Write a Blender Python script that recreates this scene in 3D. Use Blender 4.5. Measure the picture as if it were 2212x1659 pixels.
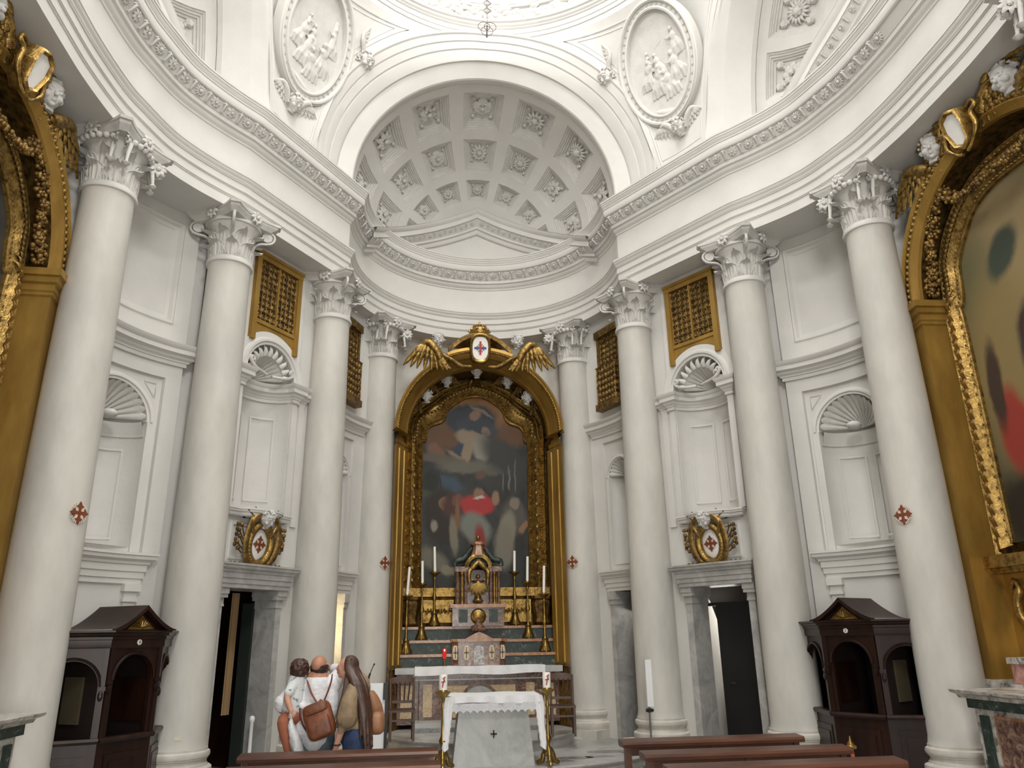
import bpy, math, random
import numpy as np
from mathutils import Matrix, Vector
for o in list(bpy.data.objects): bpy.data.objects.remove(o, do_unlink=True)
scene = bpy.context.scene
COL = scene.collection
random.seed(7)
pi = math.pi
sin, cos = math.sin, math.cos
# ------------------------------------------------------------------ camera
def cam_axes(p, y, r):
    Rz = np.array([[cos(y), -sin(y), 0], [sin(y), cos(y), 0], [0, 0, 1]])
    Rx = np.array([[1, 0, 0], [0, cos(p), -sin(p)], [0, sin(p), cos(p)]])
    Ry = np.array([[cos(r), 0, sin(r)], [0, 1, 0], [-sin(r), 0, cos(r)]])
    return Rz @ Rx @ Ry
A_ = cam_axes(math.radians(18.377), math.radians(-6.856), math.radians(0.936))
cd = bpy.data.cameras.new('camera'); co = bpy.data.objects.new('camera', cd); COL.objects.link(co)
cd.sensor_fit = 'HORIZONTAL'; cd.sensor_width = 36; cd.lens = 36 * 1642.1 / 2212; cd.clip_end = 200; cd.clip_start = .05
m = Matrix.Identity(4)
for i in range(3):
    m[i][0] = A_[i, 0]; m[i][1] = A_[i, 2]; m[i][2] = -A_[i, 1]
m[0][3], m[1][3], m[2][3] = -1.026, 0, 1.78
co.matrix_world = m
scene.camera = co
# ------------------------------------------------------------------ light and exposure
vs = scene.view_settings
vs.view_transform = 'Standard'; vs.look = 'None'; vs.gamma = 1; vs.use_curve_mapping = False; vs.exposure = -.12
w = bpy.data.worlds.new('daylight'); scene.world = w; w.use_nodes = True
w.node_tree.nodes['Background'].inputs[0].default_value = (.75, .85, 1, 1); w.node_tree.nodes['Background'].inputs[1].default_value = .6
def area(name, loc, target, sx, sy, energy, col=(1, 1, 1)):
    l = bpy.data.lights.new(name, 'AREA'); l.shape = 'RECTANGLE'; l.size = sx; l.size_y = sy; l.energy = energy; l.color = col
    o = bpy.data.objects.new(name, l); COL.objects.link(o); o.location = loc
    o.rotation_euler = (Vector(target) - Vector(loc)).to_track_quat('-Z', 'Y').to_euler()
    return o
# daylight of the church: the lantern of the dome, the dome windows, the facade window above the entrance
area('lantern_daylight', (0, 6.7, 18.2), (0, 6.7, 0), 2.2, 2.6, 900, (1, .985, .96))
area('dome_window_daylight', (0, 2.6, 15.3), (0, 9.5, 10), 1.6, 1.0, 190, (1, .99, .97))
area('dome_window_daylight', (-2.9, 6.7, 15.3), (3.2, 8.2, 9.5), 1.6, 1.0, 180, (1, .99, .97))
area('dome_window_daylight', (2.9, 6.7, 15.3), (-3.2, 8.2, 9.5), 1.6, 1.0, 180, (1, .99, .97))
area('facade_window_daylight', (0, -.55, 10.6), (0, 11, 5.0), 2.2, 2.4, 600, (1, .985, .95))
area('entrance_door_daylight', (-.2, -.95, 1.9), (0, 12, 2.6), 1.7, 3.0, 330, (1, .97, .92))
# ------------------------------------------------------------------ helpers
WM = {}
class MB:
    def __init__(s): s.v = []; s.f = []
    def add(s, vs_, fs):
        o = len(s.v); s.v += [tuple(p) for p in vs_]; s.f += [tuple(i + o for i in f) for f in fs]; return s
    def box(s, x0, x1, y0, y1, z0, z1):
        return s.add([(x0, y0, z0), (x1, y0, z0), (x1, y1, z0), (x0, y1, z0), (x0, y0, z1), (x1, y0, z1), (x1, y1, z1), (x0, y1, z1)],
                     [(0, 3, 2, 1), (4, 5, 6, 7), (0, 1, 5, 4), (1, 2, 6, 5), (2, 3, 7, 6), (3, 0, 4, 7)])
    def grid(s, fn, nu, nv, wu=False, wv=False):
        NU = nu if wu else nu + 1; NV = nv if wv else nv + 1
        vv = [fn(i / nu, j / nv) for i in range(NU) for j in range(NV)]
        ff = []
        for i in range(nu):
            for j in range(nv):
                a = i * NV + j; b = ((i + 1) % NU) * NV + j; c = ((i + 1) % NU) * NV + (j + 1) % NV; d = i * NV + (j + 1) % NV
                ff.append((a, b, c, d))
        return s.add(vv, ff)
    def lathe(s, prof, n=24, c=(0, 0, 0), cap=True, sx=1, sy=1):
        k = len(prof); vv = []
        for i in range(n):
            a = 2 * pi * i / n
            for r, z in prof: vv.append((c[0] + r * cos(a) * sx, c[1] + r * sin(a) * sy, c[2] + z))
        ff = [(i * k + j, ((i + 1) % n) * k + j, ((i + 1) % n) * k + j + 1, i * k + j + 1) for i in range(n) for j in range(k - 1)]
        if cap:
            if prof[0][0] > 1e-4: ff.append(tuple(i * k for i in reversed(range(n))))
            if prof[-1][0] > 1e-4: ff.append(tuple(i * k + k - 1 for i in range(n)))
        return s.add(vv, ff)
    def tube(s, pts, r, n=6, cap=True, flat=1.0, up=None):
        pts = [Vector(p) for p in pts]; N = len(pts)
        rs = r if isinstance(r, (list, tuple)) else [r] * N
        vv = []; pu = None
        for i, p in enumerate(pts):
            t = (pts[min(i + 1, N - 1)] - pts[max(i - 1, 0)])
            t = t.normalized() if t.length > 1e-9 else Vector((0, 0, 1))
            if pu is None:
                a = Vector(up) if up else (Vector((0, 0, 1)) if abs(t.z) < .9 else Vector((1, 0, 0)))
                pu = (a - t * a.dot(t)).normalized()
            else:
                q = pu - t * pu.dot(t)
                pu = q.normalized() if q.length > 1e-6 else pu
            b = t.cross(pu)
            for k in range(n):
                an = 2 * pi * k / n
                vv.append(p + (pu * cos(an) * flat + b * sin(an)) * rs[i])
        ff = [(i * n + k, i * n + (k + 1) % n, (i + 1) * n + (k + 1) % n, (i + 1) * n + k) for i in range(N - 1) for k in range(n)]
        if cap: ff += [tuple(reversed(range(n))), tuple((N - 1) * n + k for k in range(n))]
        return s.add(vv, ff)
    def ell(s, c, r, nu=10, nv=6, M=None):
        if not isinstance(r, (tuple, list)): r = (r, r, r)
        vv = []; ff = []
        for j in range(1, nv):
            th = pi * j / nv
            for i in range(nu):
                a = 2 * pi * i / nu; vv.append(Vector((r[0] * sin(th) * cos(a), r[1] * sin(th) * sin(a), r[2] * cos(th))))
        vv += [Vector((0, 0, r[2])), Vector((0, 0, -r[2]))]
        T, B = len(vv) - 2, len(vv) - 1
        for j in range(nv - 2):
            for i in range(nu): ff.append((j * nu + i, (j + 1) * nu + i, (j + 1) * nu + (i + 1) % nu, j * nu + (i + 1) % nu))
        for i in range(nu):
            ff.append((T, i, (i + 1) % nu)); ff.append((B, (nv - 2) * nu + (i + 1) % nu, (nv - 2) * nu + i))
        if M is not None: vv = [M @ p for p in vv]
        c = Vector(c)
        return s.add([p + c for p in vv], ff)
    def prism(s, poly, a, b, ax='z'):
        n = len(poly)
        def P(p, h): return (p[0], p[1], h) if ax == 'z' else ((p[0], h, p[1]) if ax == 'y' else (h, p[0], p[1]))
        vv = [P(p, a) for p in poly] + [P(p, b) for p in poly]
        ff = [(i, (i + 1) % n, n + (i + 1) % n, n + i) for i in range(n)] + [tuple(reversed(range(n))), tuple(range(n, 2 * n))]
        return s.add(vv, ff)
    def strip(s, rows, closed=False, cap=False):      # rows of equally long point lists
        n = len(rows[0]); vv = [p for r in rows for p in r]; ff = []
        R_ = len(rows); rng = range(R_ if closed else R_ - 1)
        for i in rng:
            for j in range(n - 1): ff.append((i * n + j, ((i + 1) % R_) * n + j, ((i + 1) % R_) * n + j + 1, i * n + j + 1))
        if cap and not closed: ff += [tuple(range(n)), tuple((R_ - 1) * n + j for j in reversed(range(n)))]
        return s.add(vv, ff)
    def put(s, o, M): return s.add([M @ Vector(p) for p in o.v], o.f)
    def map(s, fn): s.v = [tuple(fn(*p)) for p in s.v]; return s
def mesh_of(name, mb, mat, smooth=35):
    me = bpy.data.meshes.new(name); me.from_pydata(mb.v, [], mb.f)
    if mat: me.materials.append(mat)
    if smooth:
        me.shade_smooth()
        if smooth < 180: me.set_sharp_from_angle(angle=math.radians(smooth))
    me.update(); return me
def setp(o, label=None, cat=None, group=None, kind=None):
    if label: o['label'] = label
    if cat: o['category'] = cat
    if group: o['group'] = group
    if kind: o['kind'] = kind
    return o
def link(o, Mw, parent=None):
    COL.objects.link(o); WM[o.name] = Mw
    if parent: o.parent = parent; o.matrix_basis = WM[parent.name].inverted() @ Mw
    else: o.matrix_basis = Mw
    return o
def obj(name, mb, mat, parent=None, smooth=35, label=None, cat=None, group=None, kind=None):
    V = np.array(mb.v); lo, hi = V.min(0), V.max(0); c = Vector(((lo[0] + hi[0]) / 2, (lo[1] + hi[1]) / 2, lo[2]))
    mb.v = [tuple(p) for p in (V - np.array(c))]
    o = bpy.data.objects.new(name, mesh_of(name, mb, mat, smooth))
    return setp(link(o, Matrix.Translation(c), parent), label, cat, group, kind)
def inst(name, me, M, parent=None, **k):
    return setp(link(bpy.data.objects.new(name, me), M, parent), **k)
def thing(name, loc, label, cat, group=None, M=None):
    o = bpy.data.objects.new(name, None); o.empty_display_size = .1
    return setp(link(o, M if M is not None else Matrix.Translation(Vector(loc)), None), label, cat, group)
def struct(name, mb, mat, parent=None, smooth=35): return obj(name, mb, mat, parent, smooth, kind='structure' if parent is None else None)
KIDS = {}
def copytree(o, Mw, parent=None):
    c = o.copy(); COL.objects.link(c); WM[c.name] = Mw
    c.parent = parent
    c.matrix_basis = (WM[parent.name].inverted() @ Mw) if parent else Mw
    for ch in [q for q in bpy.data.objects if q.parent == o]:
        copytree(ch, Mw @ ch.matrix_basis, c)
    return c
MX = Matrix.Diagonal((-1, 1, 1, 1))
def mirror(o, label=None, group=None):
    c = copytree(o, MX @ WM[o.name])
    return setp(c, label, None, group)
def relabel(o, label): o['label'] = label; return o
def remeshed(mb, voxel, mat, it=6, fac=.5):
    me = bpy.data.meshes.new('t'); me.from_pydata(mb.v, [], mb.f)
    o = bpy.data.objects.new('t', me); COL.objects.link(o)
    r = o.modifiers.new('r', 'REMESH'); r.mode = 'VOXEL'; r.voxel_size = voxel
    if it: s_ = o.modifiers.new('s', 'SMOOTH'); s_.factor = fac; s_.iterations = it
    dg = bpy.context.evaluated_depsgraph_get()
    m2 = bpy.data.meshes.new_from_object(o.evaluated_get(dg))
    bpy.data.objects.remove(o); bpy.data.meshes.remove(me)
    m2.materials.clear(); m2.materials.append(mat); m2.shade_smooth()
    return m2
def robj(name, mb, voxel, mat, parent=None, it=6, fac=.5, **k):
    me = remeshed(mb, voxel, mat, it, fac); me.name = name
    n = len(me.vertices); co_ = np.zeros(n * 3); me.vertices.foreach_get('co', co_); co_ = co_.reshape(-1, 3)
    lo, hi = co_.min(0), co_.max(0); c = np.array([(lo[0] + hi[0]) / 2, (lo[1] + hi[1]) / 2, lo[2]])
    me.vertices.foreach_set('co', (co_ - c).ravel()); me.update()
    return setp(link(bpy.data.objects.new(name, me), Matrix.Translation(Vector(c)), parent), **k)
def frame(origin, xa, ya, za):
    M = Matrix.Identity(4)
    for i in range(3): M[i][0] = xa[i]; M[i][1] = ya[i]; M[i][2] = za[i]; M[i][3] = origin[i]
    return M
def look(origin, normal, up=(0, 0, 1)):        # z axis along normal, y axis close to up
    z = Vector(normal).normalized(); u = Vector(up); y = (u - z * u.dot(z)).normalized(); x = y.cross(z)
    return frame(Vector(origin), x, y, z)
T_ = Matrix.Translation
def Rz(a): return Matrix.Rotation(a, 4, 'Z')
def Rx(a): return Matrix.Rotation(a, 4, 'X')
def Ry(a): return Matrix.Rotation(a, 4, 'Y')
def Sc(a, b=None, c=None): return Matrix.Diagonal((a, a if b is None else b, a if c is None else c, 1))
def lerp(a, b, t): return a + (b - a) * t
def cr(pts, n):
    P = [np.array(p, float) for p in pts]; P = [2 * P[0] - P[1]] + P + [2 * P[-1] - P[-2]]; out = []
    for i in range(1, len(P) - 2):
        for k in range(n):
            t = k / n
            out.append(.5 * ((2 * P[i]) + (-P[i - 1] + P[i + 1]) * t + (2 * P[i - 1] - 5 * P[i] + 4 * P[i + 1] - P[i + 2]) * t * t + (-P[i - 1] + 3 * P[i] - 3 * P[i + 1] + P[i + 2]) * t ** 3))
    out.append(P[-2]); return [tuple(float(q) for q in p) for p in out]
def offs(path, d, closed=False):               # plan offset to the left hand side with mitres
    n = len(path); out = []
    for i in range(n):
        p = np.array(path[i])
        a = np.array(path[i - 1]) if (i > 0 or closed) else None
        b = np.array(path[(i + 1) % n]) if (i < n - 1 or closed) else None
        ns = []
        if a is not None: e = p - a; e = e / np.linalg.norm(e); ns.append(np.array([-e[1], e[0]]))
        if b is not None: e = b - p; e = e / np.linalg.norm(e); ns.append(np.array([-e[1], e[0]]))
        if len(ns) == 2: m_ = ns[0] + ns[1]; m_ = m_ / np.linalg.norm(m_); k = 1 / max(.35, float(m_ @ ns[0])); q = p + m_ * k * d
        else: q = p + ns[0] * d
        out.append((float(q[0]), float(q[1])))
    return out
# ------------------------------------------------------------------ materials
def mat(name, col, rough=.6, metal=0., var=.08, scale=2.5, col2=None, bump=0., bscale=60., detail=4., lo=.35, hi=.65, spec=.5, stretch=None, emis=0.):
    m = bpy.data.materials.new(name); m.use_nodes = True; N = m.node_tree.nodes; L = m.node_tree.links
    b = N['Principled BSDF']; b.inputs['Roughness'].default_value = rough; b.inputs['Metallic'].default_value = metal
    b.inputs['Specular IOR Level'].default_value = spec
    tc = N.new('ShaderNodeTexCoord'); src = tc.outputs['Object']
    if stretch:
        mp = N.new('ShaderNodeMapping'); mp.inputs['Scale'].default_value = stretch; L.new(src, mp.inputs[0]); src = mp.outputs[0]
    n = N.new('ShaderNodeTexNoise'); n.inputs['Scale'].default_value = scale; n.inputs['Detail'].default_value = detail; n.inputs['Roughness'].default_value = .6
    L.new(src, n.inputs['Vector'])
    r = N.new('ShaderNodeValToRGB'); c2 = col2 or tuple(max(0, c * (1 - 2 * var)) for c in col)
    r.color_ramp.elements[0].position = lo; r.color_ramp.elements[0].color = (*c2, 1)
    r.color_ramp.elements[1].position = hi; r.color_ramp.elements[1].color = (*col, 1)
    L.new(n.outputs['Fac'], r.inputs[0]); L.new(r.outputs[0], b.inputs['Base Color'])
    if emis: L.new(r.outputs[0], b.inputs['Emission Color']); b.inputs['Emission Strength'].default_value = emis
    if bump:
        n2 = N.new('ShaderNodeTexNoise'); n2.inputs['Scale'].default_value = bscale; n2.inputs['Detail'].default_value = 3
        L.new(src, n2.inputs['Vector'])
        bp = N.new('ShaderNodeBump'); bp.inputs['Strength'].default_value = bump; bp.inputs['Distance'].default_value = .02
        L.new(n2.outputs['Fac'], bp.inputs['Height']); L.new(bp.outputs[0], b.inputs['Normal'])
    return m
def marble(name, c1, c2, c3, scale=3., rough=.3, dist=3., p=(.35, .5, .62)):
    m = bpy.data.materials.new(name); m.use_nodes = True; N = m.node_tree.nodes; L = m.node_tree.links
    b = N['Principled BSDF']; b.inputs['Roughness'].default_value = rough
    tc = N.new('ShaderNodeTexCoord'); n = N.new('ShaderNodeTexNoise'); n.inputs['Scale'].default_value = scale; n.inputs['Detail'].default_value = 6
    n.inputs['Roughness'].default_value = .68; n.inputs['Distortion'].default_value = dist
    L.new(tc.outputs['Object'], n.inputs['Vector'])
    r = N.new('ShaderNodeValToRGB'); e = r.color_ramp.elements
    e[0].position = p[0]; e[0].color = (*c1, 1); e[1].position = p[2]; e[1].color = (*c3, 1); k = e.new(p[1]); k.color = (*c2, 1)
    L.new(n.outputs['Fac'], r.inputs[0]); L.new(r.outputs[0], b.inputs['Base Color']); return m
def painting(name, base, blobs, rough=.45, noise=.09, side_=0):
    m = bpy.data.materials.new(name); m.use_nodes = True; N = m.node_tree.nodes; L = m.node_tree.links
    b = N['Principled BSDF']; b.inputs['Roughness'].default_value = rough; b.inputs['Specular IOR Level'].default_value = .25
    tc0 = N.new('ShaderNodeTexCoord'); sx = N.new('ShaderNodeSeparateXYZ'); L.new(tc0.outputs['Generated'], sx.inputs[0]); cx3 = N.new('ShaderNodeCombineXYZ')
    if side_:
        if side_ > 0: fl3 = N.new('ShaderNodeMath'); fl3.operation = 'SUBTRACT'; fl3.inputs[0].default_value = 1; L.new(sx.outputs[1], fl3.inputs[1]); L.new(fl3.outputs[0], cx3.inputs[0])
        else: L.new(sx.outputs[1], cx3.inputs[0])
    else: L.new(sx.outputs[0], cx3.inputs[0])
    cx3.inputs[1].default_value = .5; L.new(sx.outputs[2], cx3.inputs[2])
    nz = N.new('ShaderNodeTexNoise'); nz.inputs['Scale'].default_value = 11; nz.inputs['Detail'].default_value = 7; nz.inputs['Roughness'].default_value = .62
    L.new(cx3.outputs[0], nz.inputs['Vector'])
    s1 = N.new('ShaderNodeVectorMath'); s1.operation = 'SUBTRACT'; s1.inputs[1].default_value = (.5, .5, .5); L.new(nz.outputs['Color'], s1.inputs[0])
    s2 = N.new('ShaderNodeVectorMath'); s2.operation = 'SCALE'; s2.inputs['Scale'].default_value = noise; L.new(s1.outputs[0], s2.inputs[0])
    s3 = N.new('ShaderNodeVectorMath'); s3.operation = 'ADD'; L.new(cx3.outputs[0], s3.inputs[0]); L.new(s2.outputs[0], s3.inputs[1])
    nb = N.new('ShaderNodeTexNoise'); nb.inputs['Scale'].default_value = 9; nb.inputs['Detail'].default_value = 6; L.new(cx3.outputs[0], nb.inputs['Vector'])
    r = N.new('ShaderNodeValToRGB'); r.color_ramp.elements[0].position = .3; r.color_ramp.elements[0].color = (*base[0], 1); r.color_ramp.elements[1].position = .7; r.color_ramp.elements[1].color = (*base[1], 1)
    L.new(nb.outputs['Fac'], r.inputs[0]); cur = r.outputs[0]
    for (cx, cz, rx, rz, ang, c, soft) in blobs:
        mp = N.new('ShaderNodeMapping'); mp.vector_type = 'TEXTURE'
        mp.inputs['Location'].default_value = (cx, .5, cz); mp.inputs['Rotation'].default_value = (0, ang, 0); mp.inputs['Scale'].default_value = (rx, 1000, rz)
        L.new(s3.outputs[0], mp.inputs[0])
        ln = N.new('ShaderNodeVectorMath'); ln.operation = 'LENGTH'; L.new(mp.outputs[0], ln.inputs[0])
        mr = N.new('ShaderNodeMapRange'); mr.interpolation_type = 'SMOOTHSTEP'; mr.inputs['From Min'].default_value = 1 + soft * .75; mr.inputs['From Max'].default_value = max(0, 1 - soft * .75)
        L.new(ln.outputs['Value'], mr.inputs['Value'])
        mx = N.new('ShaderNodeMix'); mx.data_type = 'RGBA'; L.new(mr.outputs[0], mx.inputs['Factor']); L.new(cur, mx.inputs['A']); mx.inputs['B'].default_value = (*c, 1)
        cur = mx.outputs['Result']
    L.new(cur, b.inputs['Base Color']); return m
STUCCO = mat('white_stucco', (.585, .57, .54), .75, var=.035, scale=1.6, bump=.06, bscale=25)
PLASTER = mat('white_wall_plaster', (.575, .56, .53), .8, var=.04, scale=1.1, bump=.08, bscale=18)
SHAFT = mat('column_plaster', (.565, .545, .50), .62, var=.10, scale=2.2, bump=.12, bscale=14, stretch=(1, 1, .35))
STONE = mat('pale_base_stone', (.62, .59, .53), .6, var=.12, scale=4, bump=.15, bscale=30)
RELIEF = mat('stucco_relief', (.565, .55, .52), .75, var=.05, scale=6, bump=.2, bscale=22)
GOLD = mat('old_gold', (.40, .255, .075), .36, .85, scale=13, col2=(.095, .052, .014), bump=.25, bscale=45, lo=.3, hi=.62)
GOLDFLAT = mat('gilded_wood_plain', (.40, .245, .055), .42, .55, scale=3, col2=(.26, .145, .028), bump=.08, bscale=20, stretch=(1, 1, .3))
GOLDDARK = mat('dark_gilding', (.29, .175, .048), .45, .7, scale=11, col2=(.07, .037, .01), bump=.4, bscale=60)
BRASS = mat('brass', (.42, .29, .09), .32, .95, scale=6, col2=(.2, .13, .035))
WOODD = mat('dark_walnut', (.026, .0095, .0055), .36, scale=5, col2=(.009, .0035, .0025), stretch=(1, 1, .15), spec=.3)
WOODB = mat('bench_wood', (.10, .035, .016), .35, scale=5, col2=(.05, .016, .008), stretch=(.2, 1, 1), bump=.05)
WOODC = mat('chair_wood', (.075, .03, .015), .42, scale=6, col2=(.035, .013, .007))
BLACK = mat('black_paint', (.012, .012, .012), .5, var=.1)
GREYM = marble('grey_marble', (.27, .265, .255), (.36, .355, .34), (.44, .43, .41), 2.2, .35, 1.5)
WHITEM = marble('white_marble', (.28, .295, .285), (.37, .38, .365), (.43, .44, .42), 1.6, .3, 2.2, (.3, .45, .6))
GREENM = marble('green_marble', (.010, .022, .018), (.026, .045, .036), (.30, .34, .29), 13, .45, .6, (.4, .58, .74))
BRECCIA = marble('red_breccia', (.055, .024, .018), (.16, .085, .062), (.36, .25, .175), 11, .25, 1.5, (.38, .52, .68))
ALAB = marble('yellow_alabaster', (.36, .24, .12), (.5, .36, .2), (.62, .5, .33), 5, .3, 5)
ORANGEM = marble('orange_marble', (.22, .09, .04), (.33, .16, .08), (.42, .26, .15), 6, .28, 1.5)
LINEN = mat('white_linen', (.80, .80, .82), .85, var=.03, scale=12, bump=.1, bscale=80)
WAX = mat('white_wax', (.86, .84, .78), .4, var=.02)
# ------------------------------------------------------------------ plan of the church (metres; x across, y towards the altar)
YM = 6.7
SIDE = cr([(4.80, 6.7), (4.79, 7.3), (4.72, 8.0), (4.62, 8.4), (4.46, 8.9), (4.25, 9.28), (3.97, 9.66), (3.69, 9.98)], 5)
EC = (0., 12.13)
def apse(a, rx=2.40, ry=2.44): return (rx * cos(a), EC[1] + ry * sin(a))
a0 = -math.asin((EC[1] - 12.04) / 2.44)
ARC = [apse(a0 + (pi / 2 - a0) * i / 26) for i in range(27)]
LINE = [(lerp(3.69, 2.40, i / 10), lerp(9.98, 12.04, i / 10)) for i in range(1, 10)]
HALF = SIDE + LINE + ARC                                     # right flank, from the middle of the side chapel to the altar axis
LOOP = HALF + [(-x, y) for x, y in reversed(HALF[:-1])]
LOOP = LOOP[:-1] + [(-4.80, 6.7)] + [(x, 2 * YM - y) for x, y in [(-p[0], p[1]) for p in HALF[1:]]] + [(x, 2 * YM - y) for x, y in reversed(HALF[1:-1])]
def loft(mb, path, prof, closed):
    cols_ = [offs(path, d, closed) for d, z in prof]
    rows = [[(cols_[j][i][0], cols_[j][i][1], prof[j][1]) for j in range(len(prof))] for i in range(len(path))]
    return mb.strip(rows, closed)
ENT = [(-1.0, 7.62), (-.0, 7.62), (0, 7.775), (.008, 7.778), (.016, 7.79), (.012, 7.80), (.022, 7.802), (.022, 7.815), (.022, 7.915), (.032, 7.918), (.036, 7.93), (.044, 7.932), (.044, 7.955), (.044, 8.035), (.056, 8.04), (.06, 8.055), (.066, 8.06), (.072, 8.085), (.09, 8.11), (.098, 8.13), (.098, 8.145), (.108, 8.148), (.108, 8.185), (.0, 8.20),
       (0, 8.70), (.015, 8.71), (.02, 8.735), (.05, 8.765), (.065, 8.79), (.065, 8.815), (.10, 8.83), (.10, 8.895),
       (.112, 8.90), (.195, 9.05), (.212, 9.045), (.228, 9.06), (.238, 9.09), (.242, 9.13), (.240, 9.175), (.250, 9.178), (.252, 9.20), (.262, 9.215), (.275, 9.245), (.278, 9.26), (.286, 9.262), (.288, 9.295), (.298, 9.297), (.30, 9.325), (-.35, 9.345)]
entab = struct('trim_1', loft(MB(), LOOP, ENT, True), STUCCO, smooth=13)
# ---- carved band of the cornice: flowers and leaf brackets
def petal(mb, M, r0, r1, w, lift=.3, curl=.35, nu=4, nv=4, tip=.35):
    def fn(u, v):
        x = u * 2 - 1; k = max(0., sin(pi * min(1, (.14 + .80 * v)))) ** .75; ww = w * (k if v < .97 else tip * .5)
        r = lerp(r0, r1, v); z = r1 * (lift * sin(v * pi * .55) - curl * v ** 3) - .06 * r1 * abs(x) ** 2 + .03 * r1
        return M @ Vector((x * ww, r, z))
    mb.grid(fn, nu, nv)
def rosette(r, n=8, layers=2, wide=1.0, lift=.35, core=.2, swirl=0., nv=4):
    mb = MB()
    for l in range(layers):
        s = 1 - .38 * l
        for i in range(n):
            M = T_((0, 0, .09 * r * l)) @ Rz(2 * pi * (i + .5 * l) / n) @ Ry(swirl)
            petal(mb, M, r * .10, r * s, wide * pi * r * s / n * .62, lift, .42, 3, nv)
    mb.ell((0, 0, r * (.2 + .07 * layers)), (core * r, core * r, core * r * .8), 8, 5)
    for i in range(6): mb.ell((core * r * .8 * cos(i * pi / 3), core * r * .8 * sin(i * pi / 3), r * (.2 + .07 * layers)), core * r * .42, 5, 4)
    return mb
ROS = [mesh_of('rosette', rosette(1, 8, 2, 1.05), RELIEF, 60), mesh_of('rosette', rosette(1, 12, 1, 1.0, .4, .3), RELIEF, 60),
       mesh_of('rosette', rosette(1, 6, 2, 1.1, .3, .22, .25), RELIEF, 60), mesh_of('rosette', rosette(1, 16, 1, .95, .45, .36), RELIEF, 60),
       mesh_of('rosette', rosette(1, 5, 3, 1.15, .35, .2), RELIEF, 60)]
br = MB()
br.tube([(0, -.5, .05), (0, -.1, .16), (0, .3, .2), (0, .5, .1)], [.10, .13, .16, .1], 6)
for s in (-1, 1):
    br.tube([(0, .30, .16), (s * .22, .42, .2), (s * .38, .34, .12)], [.09, .09, .05], 5); br.tube([(0, -.42, .05), (s * .22, -.48, .1), (s * .3, -.36, .06)], [.06, .06, .04], 5)
BRK = mesh_of('leaf_bracket', br, RELIEF, 60)
def along(path, step, start=0.):
    P = [np.array(p) for p in path]; L = [0.]
    for a, b in zip(P, P[1:]): L.append(L[-1] + float(np.linalg.norm(b - a)))
    n = max(1, round((L[-1] - start) / step)); out = []
    for i in range(n):
        s = start + (i + .5) * (L[-1] - start) / n; k = max(j for j in range(len(L)) if L[j] <= s + 1e-9); k = min(k, len(P) - 2)
        t = (s - L[k]) / max(1e-9, L[k + 1] - L[k]); e = P[k + 1] - P[k]; e = e / np.linalg.norm(e)
        out.append((P[k] * (1 - t) + P[k + 1] * t, e))
    return out
band = offs(LOOP, .158, True)[:len(HALF)]
nsd, nl = len(SIDE), len(SIDE) + len(LINE)
segs = [band[4:nsd], band[nsd - 1:nl + 1], band[nl:]]
cnt = 0
for sg in segs:
    for j, (p, e) in enumerate(along(sg, .135)):
        n = (-e[1], e[0])
        for s in (1, -1):
            if p[1] < 7.0 and s < 0: pass
            nn = Vector((n[0] * s * .857, n[1] * .857, -.515)); M = look((p[0] * s, p[1], 8.975), nn)
            if j % 2: inst('leaf_bracket', BRK, M @ Sc(.10, .15, .14), entab)
            else: cnt += 1; inst('rosette', ROS[cnt % 3], M @ Sc(.085), entab)
# ------------------------------------------------------------------ columns
CP = {'A': (4.861, 8.458), 'B': (3.852, 10.217), 'C': (2.612, 12.13), 'D': (1.88, 13.936)}
def lf(h, w):
    mb = MB()
    def fn(u, v):
        x = u * 2 - 1; c = max(0, (v - .62) / .38)
        lob = 1 + .16 * sin(v * 7 * pi) * (abs(x) ** 3)
        wd = w * (.62 + .5 * sin(pi * min(1, v * 1.05)) - .42 * c ** 2) * lob
        y = .022 + .03 * v + .115 * c ** 2 * (h / .3) ** .6 - .03 * abs(x) ** 2 * (1 - c * .3) + .014 * cos(x * 4.5 * pi) * (1 - .5 * c)
        z = h * (v - .20 * c ** 2.2) - abs(x) * .03 * c
        return (x * wd, y, z)
    mb.grid(fn, 12, 10); return mb
LEAF_S = mesh_of('acanthus_leaf', lf(.31, .112), RELIEF, 80); LEAF_L = mesh_of('acanthus_leaf', lf(.52, .112), RELIEF, 80)
def spiral(turns=2.1, r=.105, n=26, tr=.018):
    mb = MB(); pts = []; rs = []
    for i in range(n + 1):
        t = i / n; a = -pi * .5 + t * turns * 2 * pi; q = r * (1 - .82 * t); pts.append((q * cos(a), 0, q * sin(a))); rs.append(tr * (1 - .5 * t) * 1.3)
    mb.tube(pts, rs, 6, flat=1.0)
    mb.ell((0, 0, 0), (.02, .022, .02), 6, 5)
    mb.lathe([(r * .62, -.012), (r * .62, .012)], 12); mb.v = mb.v[:-24] + [(x, z, y) for x, y, z in mb.v[-24:]]
    st = [(.0, 0, -r), (-.10, 0, -r - .015), (-.17, 0, -.17), (-.21, 0, -.30)]
    mb.tube(cr(st, 5), [.022] * 8 + [.018] * 8, 6)
    return mb
VOL = mesh_of('volute', spiral(), RELIEF, 60)
fm = MB()
fm.tube([(0, 0, -.30), (0, .01, -.15), (0, .03, 0)], [.018, .026, .03], 6); fm.lathe([(.02, -.33), (.05, -.30), (.02, -.27)], 8)
STEM = mesh_of('bell_flower', fm, RELIEF, 60)
ROSC = mesh_of('abacus_flower', rosette(.105, 8, 2, 1.05, .5, .25), RELIEF, 60)
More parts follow.
